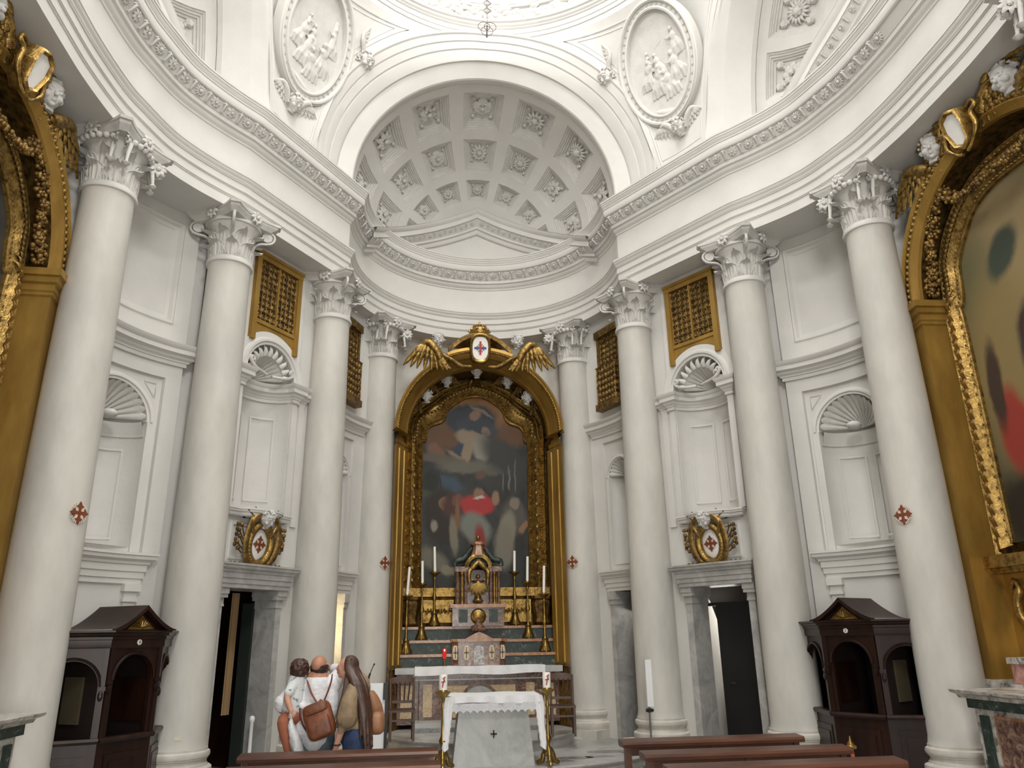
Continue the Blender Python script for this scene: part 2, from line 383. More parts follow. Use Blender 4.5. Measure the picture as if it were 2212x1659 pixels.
def abacus():
    def ring(hd, mid, ch, z):
        pts = []
        for q in range(4):
            a = pi / 4 + q * pi / 2; nx = a + pi / 2
            c1 = (hd * cos(a) - ch * sin(a) * 1., hd * sin(a) + ch * cos(a)); c2 = (hd * cos(nx) + ch * sin(nx), hd * sin(nx) - ch * cos(nx))
            m_ = (a + nx) / 2; cm = (mid * cos(m_), mid * sin(m_))
            for i in range(11):
                t = i / 10; ct = (2 * cm[0] - (c1[0] + c2[0]) / 2, 2 * cm[1] - (c1[1] + c2[1]) / 2)
                pts.append(((1 - t) ** 2 * c1[0] + 2 * t * (1 - t) * ct[0] + t * t * c2[0], (1 - t) ** 2 * c1[1] + 2 * t * (1 - t) * ct[1] + t * t * c2[1], z))
        return pts
    prof = [(.52, .355, .045, .575), (.535, .36, .05, .59), (.595, .385, .055, .625), (.605, .39, .06, .635), (.615, .395, .06, .66), (.645, .405, .065, .665), (.655, .41, .065, .70)]
    rings = [ring(*p) for p in prof]; mb = MB(); n = len(rings[0])
    mb.add([p for r in rings for p in r], [(i * n + j, i * n + (j + 1) % n, (i + 1) * n + (j + 1) % n, (i + 1) * n + j) for i in range(len(rings) - 1) for j in range(n)] + [tuple(reversed(range(n))), tuple((len(rings) - 1) * n + j for j in range(n))])
    return mb
ABM = mesh_of('abacus', abacus(), RELIEF, 30)
BELL = mesh_of('bell', MB().lathe([(.27, 0), (.272, .2), (.285, .35), (.31, .45), (.36, .52), (.385, .56), (.38, .585)], 32), RELIEF, 60)
bs = MB()
for i in range(32):
    a = 2 * pi * i / 32
    if abs(((a - pi / 4) % (pi / 2)) - 0) > .14 and abs(((a - pi / 4) % (pi / 2)) - pi / 2) > .14: bs.ell((.40 * cos(a), .40 * sin(a), .545), .042, 8, 6)
BEADS = mesh_of('bead_string', bs, RELIEF, 60)
bt = MB(); bt.grid(lambda u, v: ((.372 + .022 * cos(2 * pi * v) + .008 * sin(u * 2 * pi * 40)) * cos(2 * pi * u), (.372 + .022 * cos(2 * pi * v) + .008 * sin(u * 2 * pi * 40)) * sin(2 * pi * u), .545 + .022 * sin(2 * pi * v)), 80, 6, True, True)
BANDM = mesh_of('leaf_band', bt, RELIEF, 60)
SH = MB().lathe([(.352, .60), (.345, .63), (.335, .68), (.334, 2.2), (.325, 3.6), (.31, 5.0), (.292, 6.4), (.290, 6.80), (.297, 6.84)], 40, cap=False)
SHM = mesh_of('shaft', SH, SHAFT, 180)
RG = MB().lathe([(.297, 6.835), (.318, 6.845), (.324, 6.87), (.318, 6.895), (.305, 6.90), (.305, 6.925), (.26, 6.93)], 40, cap=False)
RGM = mesh_of('neck_ring', RG, STUCCO, 50)
BS = [(.40, .29), (.405, .30), (.422, .34), (.418, .39), (.40, .405), (.372, .412), (.372, .425), (.35, .45), (.356, .475), (.372, .485), (.372, .497), (.385, .505), (.392, .53), (.385, .56), (.372, .567), (.36, .575), (.36, .60)]
BSM = mesh_of('moulded_base', MB().lathe(BS, 40), STONE, 40)
PLM = mesh_of('plinth', MB().box(-.43, .43, -.43, .43, 0, .29), STONE, 0)
def column(x, y, face, kind, label, group=None):
    M = T_((x, y, 0)) @ Rz(face)
    t = thing('column', None, label, 'column', group, M=M)
    inst('plinth', PLM, M, t); inst('moulded_base', BSM, M, t); inst('shaft', SHM, M, t); inst('neck_ring', RGM, M, t)
    C0 = M @ T_((0, 0, 6.92)); cap = inst('capital', BELL, C0, t)
    inst('abacus', ABM, C0, cap)
    inst('bead_string' if kind == 'A' else 'leaf_band', BEADS if kind == 'A' else BANDM, C0, cap)
    for i in range(8):
        a = 2 * pi * i / 8
        inst('acanthus_leaf', LEAF_S, C0 @ Rz(a) @ T_((0, .265, .0)), cap)
        inst('acanthus_leaf', LEAF_L, C0 @ Rz(a + pi / 8) @ T_((0, .255, .0)), cap)
    for q in range(4):
        a = pi / 4 + q * pi / 2; V = C0 @ Rz(a) @ T_((.485, 0, .505))
        if kind == 'A':
            for s in (-1, 1): inst('volute_flower', ROSC, V @ T_((0, s * .035, -.02)) @ Rx(-s * pi / 2), cap); inst('bell_flower', STEM, C0 @ Rz(a) @ T_((.41, s * .085, .50)) @ Ry(-.12), cap)
        else: inst('volute', VOL, V, cap)
        inst('abacus_flower', ROSC, C0 @ Rz(q * pi / 2) @ T_((.415, 0, .635)) @ Ry(pi / 2) @ Sc(1.05), cap)
    return t
def ang(v): return math.atan2(v[1], v[0])
FACE = {'A': ang((-1, -.30)), 'B': ang((-.86, -.52)), 'C': ang((-.96, -.29)), 'D': ang((-1.88, -1.806))}
desc = {'A': ('tall white column with flower volutes beside the gilded frame of the {} side altar', 'A'), 'B': ('tall white column with scroll volutes between the confessional and the {} doorway', 'B'),
        'C': ('tall white column with scroll volutes at the corner of the apse beside the {} doorway', 'B'), 'D': ('white column with red cross and flower volutes flanking the high altar, on the {} side', 'A')}
wds = {1: 'red-robed painting', -1: 'dark painting'}
COLS = {}
for k in 'ABCD':
    for s in (1, -1):
        x, y = CP[k]; f = FACE[k] if s > 0 else pi - FACE[k]
        lab = {'A': 'tall white column with red cross beside the confessional and the side altar ' + ('with the pink marble step' if s > 0 else 'with the garlanded frame end'),
               'B': 'tall white column with scroll volutes between a confessional and ' + ('the doorway with the black door' if s > 0 else 'the doorway into the dim panelled room'),
               'C': 'tall white column with scroll volutes at the apse corner ' + ('behind the white loudspeaker on its stand' if s > 0 else 'behind the family looking up'),
               'D': 'white column with flower volutes and red cross flanking the high altar ' + ('beside the chair facing the altar side wall' if s > 0 else 'with warm sunlight on its shaft')}[k]
        COLS[k, s] = column(s * x, y, f, desc[k][1], lab)
COLS['P', 1] = column(4.861, 2 * YM - 8.458, pi + .291, 'A', 'white column at the near end of the side altar, only its capital corner in view')
# consecration crosses on the shafts
REDT = mat('terracotta_red', (.20, .05, .018), .6, var=.15, scale=20)
RAYM = mat('pale_ray_paint', (.70, .60, .50), .7, var=.1)
def crossmb(r):
    mb = MB()
    arm = [(.12, .0), (.16, .42), (.42, .55), (.16, .72), (.0, 1.0), (-.16, .72), (-.42, .55), (-.16, .42), (-.12, 0)]
    for i in range(4):
        a = i * pi / 2; mb.prism([(r * (p[0] * cos(a) - p[1] * sin(a)), r * (p[0] * sin(a) + p[1] * cos(a))) for p in arm], 0, .012)
    mb.lathe([(r * .2, 0), (r * .2, .014)], 12); return mb
def raysmb(r):
    mb = MB()
    for i in range(24):
        a = 2 * pi * i / 24
        if abs(sin(2 * a)) < .5: continue
        mb.prism([(r * (p[0] * cos(a) - p[1] * sin(a)), r * (p[0] * sin(a) + p[1] * cos(a))) for p in ((-.05, .15), (.05, .15), (.07, .78), (-.02, .84))], 0, .008)
    return mb
XM = mesh_of('red_cross', crossmb(.118), REDT, 0); RYM = mesh_of('rays', raysmb(.13), RAYM, 0)
for k, s, px, z in (('A', 1, (4.649, 8.527), 3.06), ('A', -1, (4.649, 8.527), 3.06), ('D', 1, (1.615, 13.349), 3.03), ('D', -1, (1.615, 13.349), 3.03)):
    c = CP[k]; d = {'A': Vector((-.92, -.39, 0)), 'D': Vector((-.66, -.75, 0))}[k]; d = d.normalized()
    M = look(((c[0] + d.x * .336) * s, c[1] + d.y * .336, z), (d.x * s, d.y, 0))
    x_ = inst('red_cross', XM, M, COLS[k, s], label='red consecration cross'); inst('rays', RYM, M, x_)
# ------------------------------------------------------------------ coffered half domes
def halfdome(S, ths, phis, sub=3):
    """S(th, ph, k): point, k metres outwards; ths rows [(t0,t1)], phis [(p0,p1)] in radians; returns rib surface MB and coffers"""
    tl = [0.]; pl = [0.]
    for a, b in ths: tl += [a, b]
    for a, b in phis: pl += [a, b]
    tl.append(pi / 2 * .985); pl.append(pi)
    def dens(l, n):
        out = []; tag_ = []
        for i, (a, b) in enumerate(zip(l, l[1:])):
            for k in range(n): out.append(lerp(a, b, k / n)); tag_.append(i)
        out.append(l[-1]); return out, tag_
    T, tt = dens(tl, sub); Pp, pt = dens(pl, sub)
    mb = MB(); nP = len(Pp); vv = [S(t, p, 0) for t in T for p in Pp]; ff = []
    for i in range(len(T) - 1):
        for j in range(nP - 1):
            ti, pj = tt[i], pt[j]
            if ti % 2 == 1 and ti < 2 * len(ths) and pj % 2 == 1 and pj < 2 * len(phis): continue
            ff.append((i * nP + j, i * nP + j + 1, (i + 1) * nP + j + 1, (i + 1) * nP + j))
    mb.add(vv, ff); return mb
def coffer(S, t0, t1, p0, p1, dep=.13):
    mb = MB(); st = [(0, 0), (.01, .018), (.055, .022), (.065, .04), (.115, .045), (.125, .068), (.17, .072), (.18, .10), (.235, .105), (.245, dep)]
    loops = []
    for ins, k in st:
        a, b, c, d = t0 + (t1 - t0) * ins * .8, t1 - (t1 - t0) * ins * .8, p0 + (p1 - p0) * ins * .8, p1 - (p1 - p0) * ins * .8
        L = []
        for q in range(4): L.append((a, lerp(c, d, q / 4)))
        for q in range(4): L.append((lerp(a, b, q / 4), d))
        for q in range(4): L.append((b, lerp(d, c, q / 4)))
        for q in range(4): L.append((lerp(b, a, q / 4), c))
        loops.append([S(t, p, k) for t, p in L])
    n = 16
    mb.add([p for l in loops for p in l], [(i * n + j, i * n + (j + 1) % n, (i + 1) * n + (j + 1) % n, (i + 1) * n + j) for i in range(len(st) - 1) for j in range(n)])
    fl = [S(lerp(t0, t1, .195 + .61 * u / 4), lerp(p0, p1, .195 + .61 * v / 4), dep) for u in range(5) for v in range(5)]
    mb.add(fl, [(i * 5 + j, i * 5 + j + 1, (i + 1) * 5 + j + 1, (i + 1) * 5 + j) for i in range(4) for j in range(4)])
    for u in (.27, .73):
        for v in (.27, .73):
            c = Vector(S(lerp(t0, t1, u), lerp(p0, p1, v), dep - .03)); sz = .045 * (t1 - t0) / .37; mb.ell(c, sz, 6, 4)
            c2 = Vector(S(lerp(t0, t1, u * .7 + .15), lerp(p0, p1, v * .8 + .1), dep - .015)); mb.ell(c2, sz * .6, 5, 4)
    return mb
def rowset(S, nm, M0, ths, phis, ros, parent, cen, mirrorx=False):
    k = 0
    for i, (a, b) in enumerate(ths):
        for j, (c, d) in enumerate(phis):
            cf = obj('coffer', coffer(S, a, b, c, d), RELIEF, parent, 25)
            tm, pm = (a + b) / 2, (c + d) / 2; p = Vector(S(tm, pm, .12)); q = Vector(S(tm, pm, 0)); up = Vector(S(a, pm, 0)) - q
            w_ = min((Vector(S(a, pm, 0)) - Vector(S(b, pm, 0))).length, (Vector(S(tm, c, 0)) - Vector(S(tm, d, 0))).length)
            k += 1; inst('rosette', ROS[(i * 7 + j * 3) % 5], look(p, q - p, up) @ Sc(w_ * .30), cf)
yc, zc, ax, by, cz = 12.1, 9.53, 2.40, 2.5, 2.40
def SD(t, p, k):
    e = Vector((cos(t) * cos(p), sin(t), cos(t) * sin(p))); n = Vector((e.x / ax, e.y / by, e.z / cz)).normalized()
    return Vector((ax * e.x, yc + by * e.y, zc + cz * e.z)) + n * k
D2 = math.radians
TH = [(D2(5), D2(25.3)), (D2(30.4), D2(45.6)), (D2(50.4), D2(60.6))]
PH = [(D2(90 + 26.4 * k - 9.6), D2(90 + 26.4 * k + 9.6)) for k in range(-3, 4)]
dome_apse = struct('ceiling_apse', halfdome(SD, TH, PH), STUCCO, smooth=50)
rowset(SD, 'c', None, TH, PH, 0, dome_apse, None)
# main arch: archivolt, splay, soffit
def interp(xs, ys, x): return float(np.interp(x, xs, ys))
def arch_rows(pts_at, n=48):
    rows = []
    for i in range(-1, n + 2):
        f = min(max(i, 0), n) / n * pi; r = pts_at(f)
        if i in (-1, n + 1): r = [Vector((p.x, p.y, 9.30)) for p in r]
        rows.append(r)
    return rows
AVF = [(0, 0), (.03, .05), (.10, .055), (.13, .03), (.16, .03), (.18, .055), (.36, .055), (.38, .035), (.40, .035), (.42, .05), (.62, .05), (.64, .03), (.66, .03), (.68, .04), (.93, .04), (1.0, .03)]
def main_pts(f):
    g = min(f, pi - f); dg = math.degrees(g); ro = interp([0, 38, 65, 90], [2.97, 3.13, 3.27, 3.27], dg); yo = interp([0, 38, 65, 90], [11.22, 11.36, 11.58, 11.72], dg)
    O = Vector((ro * cos(f), yo, zc + ro * sin(f))); L = Vector((2.66 * cos(f), 11.78, zc + 2.66 * sin(f)))
    out = [O + Vector((.25 * cos(f), .30, .25 * sin(f)))] + [O.lerp(L, t) + Vector((0, -b, 0)) for t, b in AVF]
    for r, y in ((2.655, 11.79), (2.40, 11.93), (2.385, 11.96), (2.385, 12.05), (2.40, 12.10)): out.append(Vector((r * cos(f), y, zc + r * sin(f))))
    return out
struct('trim_2', MB().strip(arch_rows(main_pts)), STUCCO, smooth=25)
# side arches and side half domes
xs_, bx = 4.2, 1.0
def side_pts(f):
    g = min(f, pi - f); dg = math.degrees(g)
    ro = interp([0, 28, 45, 66, 90], [3.62, 3.60, 3.62, 3.50, 3.36], dg); xo = interp([0, 28, 45, 66, 90], [3.54, 3.62, 3.72, 3.80, 3.86], dg)
    rl = interp([0, 50, 90], [3.42, 3.40, 3.30], dg)
    O = Vector((xo, YM + ro * cos(f), 9.5 + ro * sin(f))); L = Vector((3.84, YM + rl * cos(f), 9.5 + rl * sin(f)))
    out = [O + Vector((.3, .2 * cos(f), .2 * sin(f)))] + [O.lerp(L, t) + Vector((-b, 0, 0)) for t, b in ((0, 0), (.06, .03), (.3, .03), (.36, .01), (.9, .01), (1, 0))]
    for r, x in ((3.28, 4.2), (3.27, 4.22), (3.27, 4.3), (3.30, 4.31)): out.append(Vector((x, YM + r * cos(f), 9.5 + r * sin(f))))
    return out
def SS(t, p, k):
    e = Vector((sin(t), cos(t) * cos(p), cos(t) * sin(p))); n = Vector((e.x / bx, e.y / 3.28, e.z / 3.28)).normalized()
    return Vector((4.31 + bx * e.x, YM + 3.28 * e.y, 9.5 + 3.28 * e.z)) + n * k
TH2 = [(D2(9), D2(42))]; PH2 = [(D2(90 + 18 * k - 7), D2(90 + 18 * k + 7)) for k in range(-4, 5)]
for s in (1, -1):
    mb = MB().strip(arch_rows(side_pts)); mb.map(lambda x, y, z: (x * s, y, z)); struct('trim_3', mb, STUCCO, smooth=25)
    hd = halfdome(SS, TH2, PH2); hd.map(lambda x, y, z: (x * s, y, z)); par = struct('ceiling_chapel', hd, STUCCO, smooth=50)
    def SS_(t, p, k, s=s): q = SS(t, p, k); return Vector((q.x * s, q.y, q.z))
    rowset(SS_, 'c', None, TH2, PH2[:4], 0, par, None)
# raking pediment cornices inside the half domes
RK = [(0, -.52), (.03, -.50), (.05, -.45), (.05, -.42), (.09, -.40), (.09, -.35), (.10, -.34), (.19, -.20), (.21, -.21), (.21, -.11), (.22, -.10), (.26, -.05), (.27, -.01), (.28, 0), (-.25, .02)]
def rake(path, nrm):
    rows = [[(p[0] + n[0] * d, p[1] + n[1] * d, p[2] + h) for d, h in RK] for p, n in zip(path, nrm)]
    return MB().strip(rows)
def apse_rake(s):
    pts = []; nr = []
    for i in range(25):
        a = lerp(0, D2(72), i / 24); r = 2.36; pts.append((s * r * sin(a), EC[1] + r * 1.0 * cos(a), 10.50 - .47 * a * r)); nr.append((-s * sin(a), -cos(a)))
    return pts, nr
for s in (1, -1):
    p, n = apse_rake(s); rk = struct('trim_4', rake(p, n), STUCCO, smooth=28)
    for j in range(1, 23):
        q, nn = p[j], n[j]; M = look((q[0] + nn[0] * .15, q[1] + nn[1] * .15, q[2] - .27), (nn[0] * .8, nn[1] * .8, -.6))
        inst('rosette' if j % 2 else 'leaf_bracket', ROS[j % 3] if j % 2 else BRK, M @ (Sc(.055) if j % 2 else Sc(.06, .09, .09)), rk)
ty = MB().grid(lambda u, v: ((2.37) * sin(lerp(-D2(70), D2(70), u)), EC[1] + 2.37 * cos(lerp(-D2(70), D2(70), u)), lerp(9.28, 10.5 - .47 * 2.37 * abs(lerp(-D2(70), D2(70), u)), v)), 40, 3)
struct('wall_tympanum', ty, STUCCO, smooth=60)
for s in (1, -1):
    pts = []; nr = []
    for i in range(13):
        t = i / 12; y = lerp(9.75, 6.7, t); yy = [6.7, 7.4, 8.13, 8.70, 9.35, 9.75]
        pts.append((s * (float(np.interp(y, yy, [4.95, 4.90, 4.78, 4.62, 4.37, 4.2])) + .27), y, float(np.interp(y, yy, [11.0, 10.75, 10.42, 10.14, 9.62, 9.3])))); nr.append((-s, 0))
    rk = struct('trim_5', rake(pts, nr), STUCCO, smooth=28)
    for j in range(24):
        t = j / 24 * 11; a, b = pts[int(t)], pts[int(t) + 1]; f = t - int(t); q = [lerp(a[k], b[k], f) for k in range(3)]
        M = look((q[0] - s * .15, q[1], q[2] - .27), (-s * .8, 0, -.6))
        inst('rosette' if j % 2 else 'leaf_bracket', ROS[j % 3] if j % 2 else BRK, M @ (Sc(.07) if j % 2 else Sc(.08, .12, .11)), rk)
    tp = MB().strip([[(q[0] + s * .02, q[1], 9.28), (q[0] + s * .02, q[1], q[2])] for q in pts]); struct('wall_tympanum', tp, STUCCO)
# ---- pendentives
RA, RB, ZR = 3.95, 5.30, 12.80
def ring_pt(a, d=0.): return Vector(((RA - d) * sin(a), YM + (RB - d) * cos(a), ZR))
aL, aR = math.asin(.75 / RA), math.asin(3.80 / RA)
PL = cr([(2.95, 11.25, 9.36), (2.97, 11.22, 9.7), (2.46, 11.37, 11.46), (1.4, 11.60, 12.47), tuple(ring_pt(aL))], 6)
PR = cr([(3.54, 10.32, 9.36), (3.55, 10.26, 9.9), (3.62, 9.90, 11.2), (3.72, 9.30, 12.1), tuple(ring_pt(aR))], 6)
def resamp(P, t):
    P = np.array(P); L = np.concatenate([[0], np.cumsum(np.linalg.norm(np.diff(P, axis=0), axis=1))]); return Vector([float(np.interp(t * L[-1], L, P[:, i])) for i in range(3)])
def PEN(s, t):
    l, r = resamp(PL, t), resamp(PR, t); b = Vector(PL[0]).lerp(Vector(PR[0]), s); top = ring_pt(lerp(aL, aR, s))
    c00, c10, c01, c11 = Vector(PL[0]), Vector(PR[0]), Vector(PL[-1]), Vector(PR[-1])
    return l * (1 - s) + r * s + b * (1 - t) + top * t - (c00 * (1 - s) * (1 - t) + c10 * s * (1 - t) + c01 * (1 - s) * t + c11 * s * t)
for s in (1, -1):
    mb = MB().grid(lambda u, v: PEN(u, v), 20, 24); mb.map(lambda x, y, z: (x * s, y, z)); pn = struct('ceiling_pendentive', mb, STUCCO, smooth=60)
    fr = MB()
    for off, rr in ((.075, .016), (.105, .010)):
        pth = [PEN(off * 1.3, lerp(off * .8, 1 - off * 1.3, i / 20)) for i in range(21)] + [PEN(lerp(off * 1.3, 1 - off, i / 12), 1 - off * 1.3) for i in range(1, 13)] + [PEN(1 - off, lerp(1 - off * 1.3, off * .8, i / 20)) for i in range(1, 21)] + [PEN(lerp(1 - off, off * 1.3, i / 6), off * .8) for i in range(1, 7)]
        fr.tube(pth, rr, 5)
    fr.map(lambda x, y, z: (x * s, y, z)); obj('panel_moulding', fr, STUCCO, pn)
# ---- oval ring and dome
RING = [ring_pt(2 * pi * i / 96) for i in range(96)]; RING2 = [(p.x, p.y) for p in reversed(RING)]
DP = [(-.4, 12.80), (0, 12.80), (.0, 12.92), (.02, 12.93), (.02, 13.02), (.035, 13.03), (.035, 13.13), (.06, 13.15), (.06, 13.17), (.09, 13.20), (.10, 13.24), (.13, 13.26), (.13, 13.31), (-.02, 13.33), (-.06, 13.36), (-.06, 13.72), (-.02, 13.75), (0, 13.80)]
ring_o = struct('trim_6', loft(MB(), RING2, DP, True), STUCCO, smooth=28)
dm = MB().grid(lambda u, v: (lerp(RA, .95, 0) * cos(v * pi / 2 * .83) * sin(2 * pi * u), YM + RB * cos(v * pi / 2 * .83) * cos(2 * pi * u), 13.8 + 4.2 * sin(v * pi / 2 * .83)), 64, 14, True)
zt = 13.8 + 4.2 * sin(pi / 2 * .83); k_ = cos(pi / 2 * .83)
dm.grid(lambda u, v: (RA * k_ * sin(2 * pi * u), YM + RB * k_ * cos(2 * pi * u), zt + v * .9), 64, 1, True)
dm.add([(RA * k_ * sin(2 * pi * i / 32), YM + RB * k_ * cos(2 * pi * i / 32), zt + .9) for i in range(32)], [tuple(range(32))])
struct('ceiling_dome', dm, STUCCO, smooth=60)
lfm = MB(); petal(lfm, Matrix.Identity(4), .02, 1, .28, .35, .5, 4, 5); GLF = mesh_of('garland_leaf', lfm, RELIEF, 60)
for i in range(70):
    a = lerp(-.62, .62, i / 69); p = ring_pt(a, -.03); n = Vector((-sin(a), -cos(a), 0))
    for z, off in ((13.40, 0), (13.52, .5), (13.64, .25)):
        M = look((p.x, p.y, z + .02 * sin(i * 2.3)), (n.x, n.y, -.35)) @ Rz(-pi / 2 + random.uniform(-.5, .5)) @ Sc(.21, .23, .22)
        inst('garland_leaf', GLF, M, ring_o)
# ------------------------------------------------------------------ floor
FLOORM = marble('floor_marble', (.25, .245, .23), (.34, .33, .31), (.42, .41, .39), 2.5, .25, 1.2)
DARKFL = marble('dark_floor_marble', (.10, .10, .10), (.17, .17, .165), (.25, .245, .24), 4, .25, 1.2)
fl = struct('floor', MB().grid(lambda u, v: (lerp(-7, 7, u), lerp(-2, 16, v), 0), 2, 2), FLOORM, smooth=0)
dl = MB(); d = .30
dl.add([(-d, 0, 0), (0, -d, 0), (d, 0, 0), (0, d, 0)], [(0, 1, 2, 3)]); DIA = mesh_of('dark_diamond_tile', MB().prism([(-d, 0), (0, -d), (d, 0), (0, d)], 0, .004), DARKFL, 0)
for i in range(-6, 7):
    for j in range(12):
        x, y = i * .72, 3.2 + j * .72
        if abs(x) < 4.0 and y < 10.6: inst('dark_diamond_tile', DIA, T_((x, y, .0)), fl)
def disc_step(name, cx, cy, rx, ry, z0, z1, yb, m_, a=1.25):
    pts = [(cx + rx * sin(t), cy - ry * cos(t)) for t in np.linspace(-a, a, 41)]
    pts = [(p[0], p[1]) for p in pts] + [(pts[-1][0], yb), (pts[0][0], yb)]
    lo = MB(); rings = []
    for d_, z in ((-.03, z0), (-.03, z1 - .05), (0, z1 - .045), (.012, z1 - .022), (0, z1), (-.04, z1 + .0)):
        c = np.array([cx, cy + .5]); q = []
        for p in pts:
            v = np.array(p) - c; q.append(tuple(c + v * (1 + d_ / max(.5, np.linalg.norm(v)))) + (z,))
        rings.append(q)
    n = len(pts); lo.add([p for r in rings for p in r], [(i * n + j, i * n + (j + 1) % n, (i + 1) * n + (j + 1) % n, (i + 1) * n + j) for i in range(len(rings) - 1) for j in range(n)] + [tuple((len(rings) - 1) * n + j for j in range(n))])
    return struct(name, lo, m_, smooth=30)
plat = disc_step('floor_step', 0, 12.9, 2.75, 2.05, 0.001, .15, 14.6, GREYM, 1.45)
disc_step('floor_predella', 0, 13.9, 1.62, 1.75, .15, .33, 14.6, GREYM, 1.2)
fp = MB()
for s in (-1, 1):
    for (a, b, c, d2) in ((1.1, 11.6, .34, .13), (1.75, 12.1, .30, .13)): fp.prism([(s * a + c * cos(t), b + d2 * sin(t)) for t in np.linspace(0, 2 * pi, 20, endpoint=False)], .15, .154)
    for q in range(3): fp.prism([(s * (.75 + q * .6), 11.25 + q * .3), (s * (1.15 + q * .6), 11.33 + q * .3), (s * (1.02 + q * .6), 11.45 + q * .3), (s * (.72 + q * .6), 11.40 + q * .3)], .15, .154)
obj('dark_marble_inlay', fp, DARKFL, plat, 0)
# ------------------------------------------------------------------ bays
def mkbay(k):
    if k == 'BC':
        m_ = np.array([3.232, 11.1735]); t = np.array([-.544, .839]); n = np.array([-.839, -.544])
        def W(u, v, z): q = m_ + t * u + n * (v - .19); return (q[0], q[1], z)
    elif k == 'AB':
        m_ = np.array([4.3565, 9.3375]); t = np.array([-.4975, .8675]); n = np.array([-.8675, -.4975])
        def W(u, v, z): q = m_ + t * u + n * (v - .58 + .25 * u * u); return (q[0], q[1], z)
    else:
        def W(u, v, z): a = D2(22) + u / 2.64; r = 2.64 - v; return (r * cos(a), EC[1] + r * sin(a), z)
    return W
BAY = {k: mkbay(k) for k in ('AB', 'BC', 'CD')}
def side(mb, W, s): mb.map(W); mb.map(lambda x, y, z: (x * s, y, z)); return mb
def wallgrid(us, zs, panels, holes, base=lambda u, z: 0.):
    U = set(us); Z = set(zs)
    for (a, b, c, d_, pr) in panels:
        for i, _ in pr: U |= {a + i, b - i}; Z |= {c + i, d_ - i}
    for (a, b, c, d_) in holes: U |= {a, b}; Z |= {c, d_}
    U = sorted(U); Z = sorted(Z)
    def V(u, z):
        v = base(u, z)
        for (a, b, c, d_, pr) in panels:
            k = min(u - a, b - u, z - c, d_ - z)
            if k >= -1e-9: v += float(np.interp(k, [p[0] for p in pr], [p[1] for p in pr]))
        return v
    mb = MB(); n = len(Z); mb.v = [(u, V(u, z), z) for u in U for z in Z]
    for i in range(len(U) - 1):
        for j in range(n - 1):
            cu, cz_ = (U[i] + U[i + 1]) / 2, (Z[j] + Z[j + 1]) / 2
            if any(a < cu < b and c < cz_ < d_ for a, b, c, d_ in holes): continue
            mb.f.append((i * n + j, (i + 1) * n + j, (i + 1) * n + j + 1, i * n + j + 1))
    return mb
def spandrel(mb, hr, zs, zt, v):
    rows = []
    for i in range(25):
        a = pi * i / 24; rows.append([(hr * cos(a), v, zs + hr * sin(a)), (hr * cos(a), v, zt)])
    return mb.strip(rows)
def nichemb(hr, z0, zs, dep, v0):
    mb = MB(); rows = []
    for i in range(21):
        a = pi * i / 20; rows.append([(hr * cos(a), v0 - dep * sin(a), z0), (hr * cos(a), v0 - dep * sin(a), zs)])
    mb.strip(rows)
    mb.grid(lambda u, t: (hr * cos(pi * u) * cos(t * pi / 2) if False else hr * cos(pi * u), v0 - dep * sin(pi * u) * cos(t * pi / 2), zs + hr * sin(pi * u) * sin(t * pi / 2)), 20, 10)
    mb.add([(hr * cos(pi * i / 20), v0 - dep * sin(pi * i / 20), z0) for i in range(21)], [tuple(range(21))])
    return mb
def pathsweep(path, prof): return loft(MB(), path, prof, False)
def seg(u0, u1, n=8): return [(lerp(u0, u1, i / n), 0.) for i in range(n + 1)]
def archband(r0, r1, zs, pr, n=28):
    rows = []
    for i in range(n + 1):
        a = pi * i / n; rows.append([(lerp(r0, r1, t) * cos(a), v, zs + lerp(r0, r1, t) * sin(a)) for t, v in pr])
    return MB().strip(rows)
CORN = [(-.05, 0), (.03, 0), (.03, .05), (.045, .055), (.05, .075), (.085, .10), (.095, .12), (.10, .125), (.15, .145), (.15, .205), (.16, .21), (.19, .245), (.20, .27), (-.05, .28)]
def corn(path, z, sc=1., h=1.): return loft(MB(), path, [(d * sc if d > 0 else d, z + q * h) for d, q in CORN], False)
def capped(u0, u1, v, n=8): return [(u0, -.12)] + seg(u0, u1, n) + [(u1, -.12)]
SILL = [(-.05, 0), (.03, 0), (.03, .06), (.045, .065), (.045, .14), (.06, .145), (.06, .225), (.075, .23), (.085, .26), (.12, .29), (.125, .33), (.14, .335), (.14, .365), (-.05, .37)]
def shellmb(R, zs, v0, hinge, ribs, spikes, lobes=.06, rim=.0):
    mb = MB()
    def fn(u, t):
        a = pi * u; rr = R * (1 + lobes * abs(sin(ribs * a)) * t ** 2 * .5)
        p = Vector((rr * cos(a) * t, lerp(-hinge, rim, t ** 2.2), zs + rr * sin(a) * t + .0))
        k = .06 * R / .45 * (abs(sin(ribs * a)) ** .7) * sin(min(1, t) * pi * .62)
        return (p.x, v0 + p.y + k, p.z)
    mb.grid(fn, ribs * 6, 12)
    mb.grid(lambda u, t: (R * (1 + lobes * abs(sin(ribs * pi * u)) * .5 + .05 * t) * cos(pi * u), v0 + rim - .02 + .035 * t - .06 * t * t, zs + R * (1 + lobes * abs(sin(ribs * pi * u)) * .5 + .05 * t) * sin(pi * u)), ribs * 6, 3)
    return mb
PANEL = [(0, 0), (.012, -.012), (.03, -.014), (.034, -.03), (.05, -.032)]
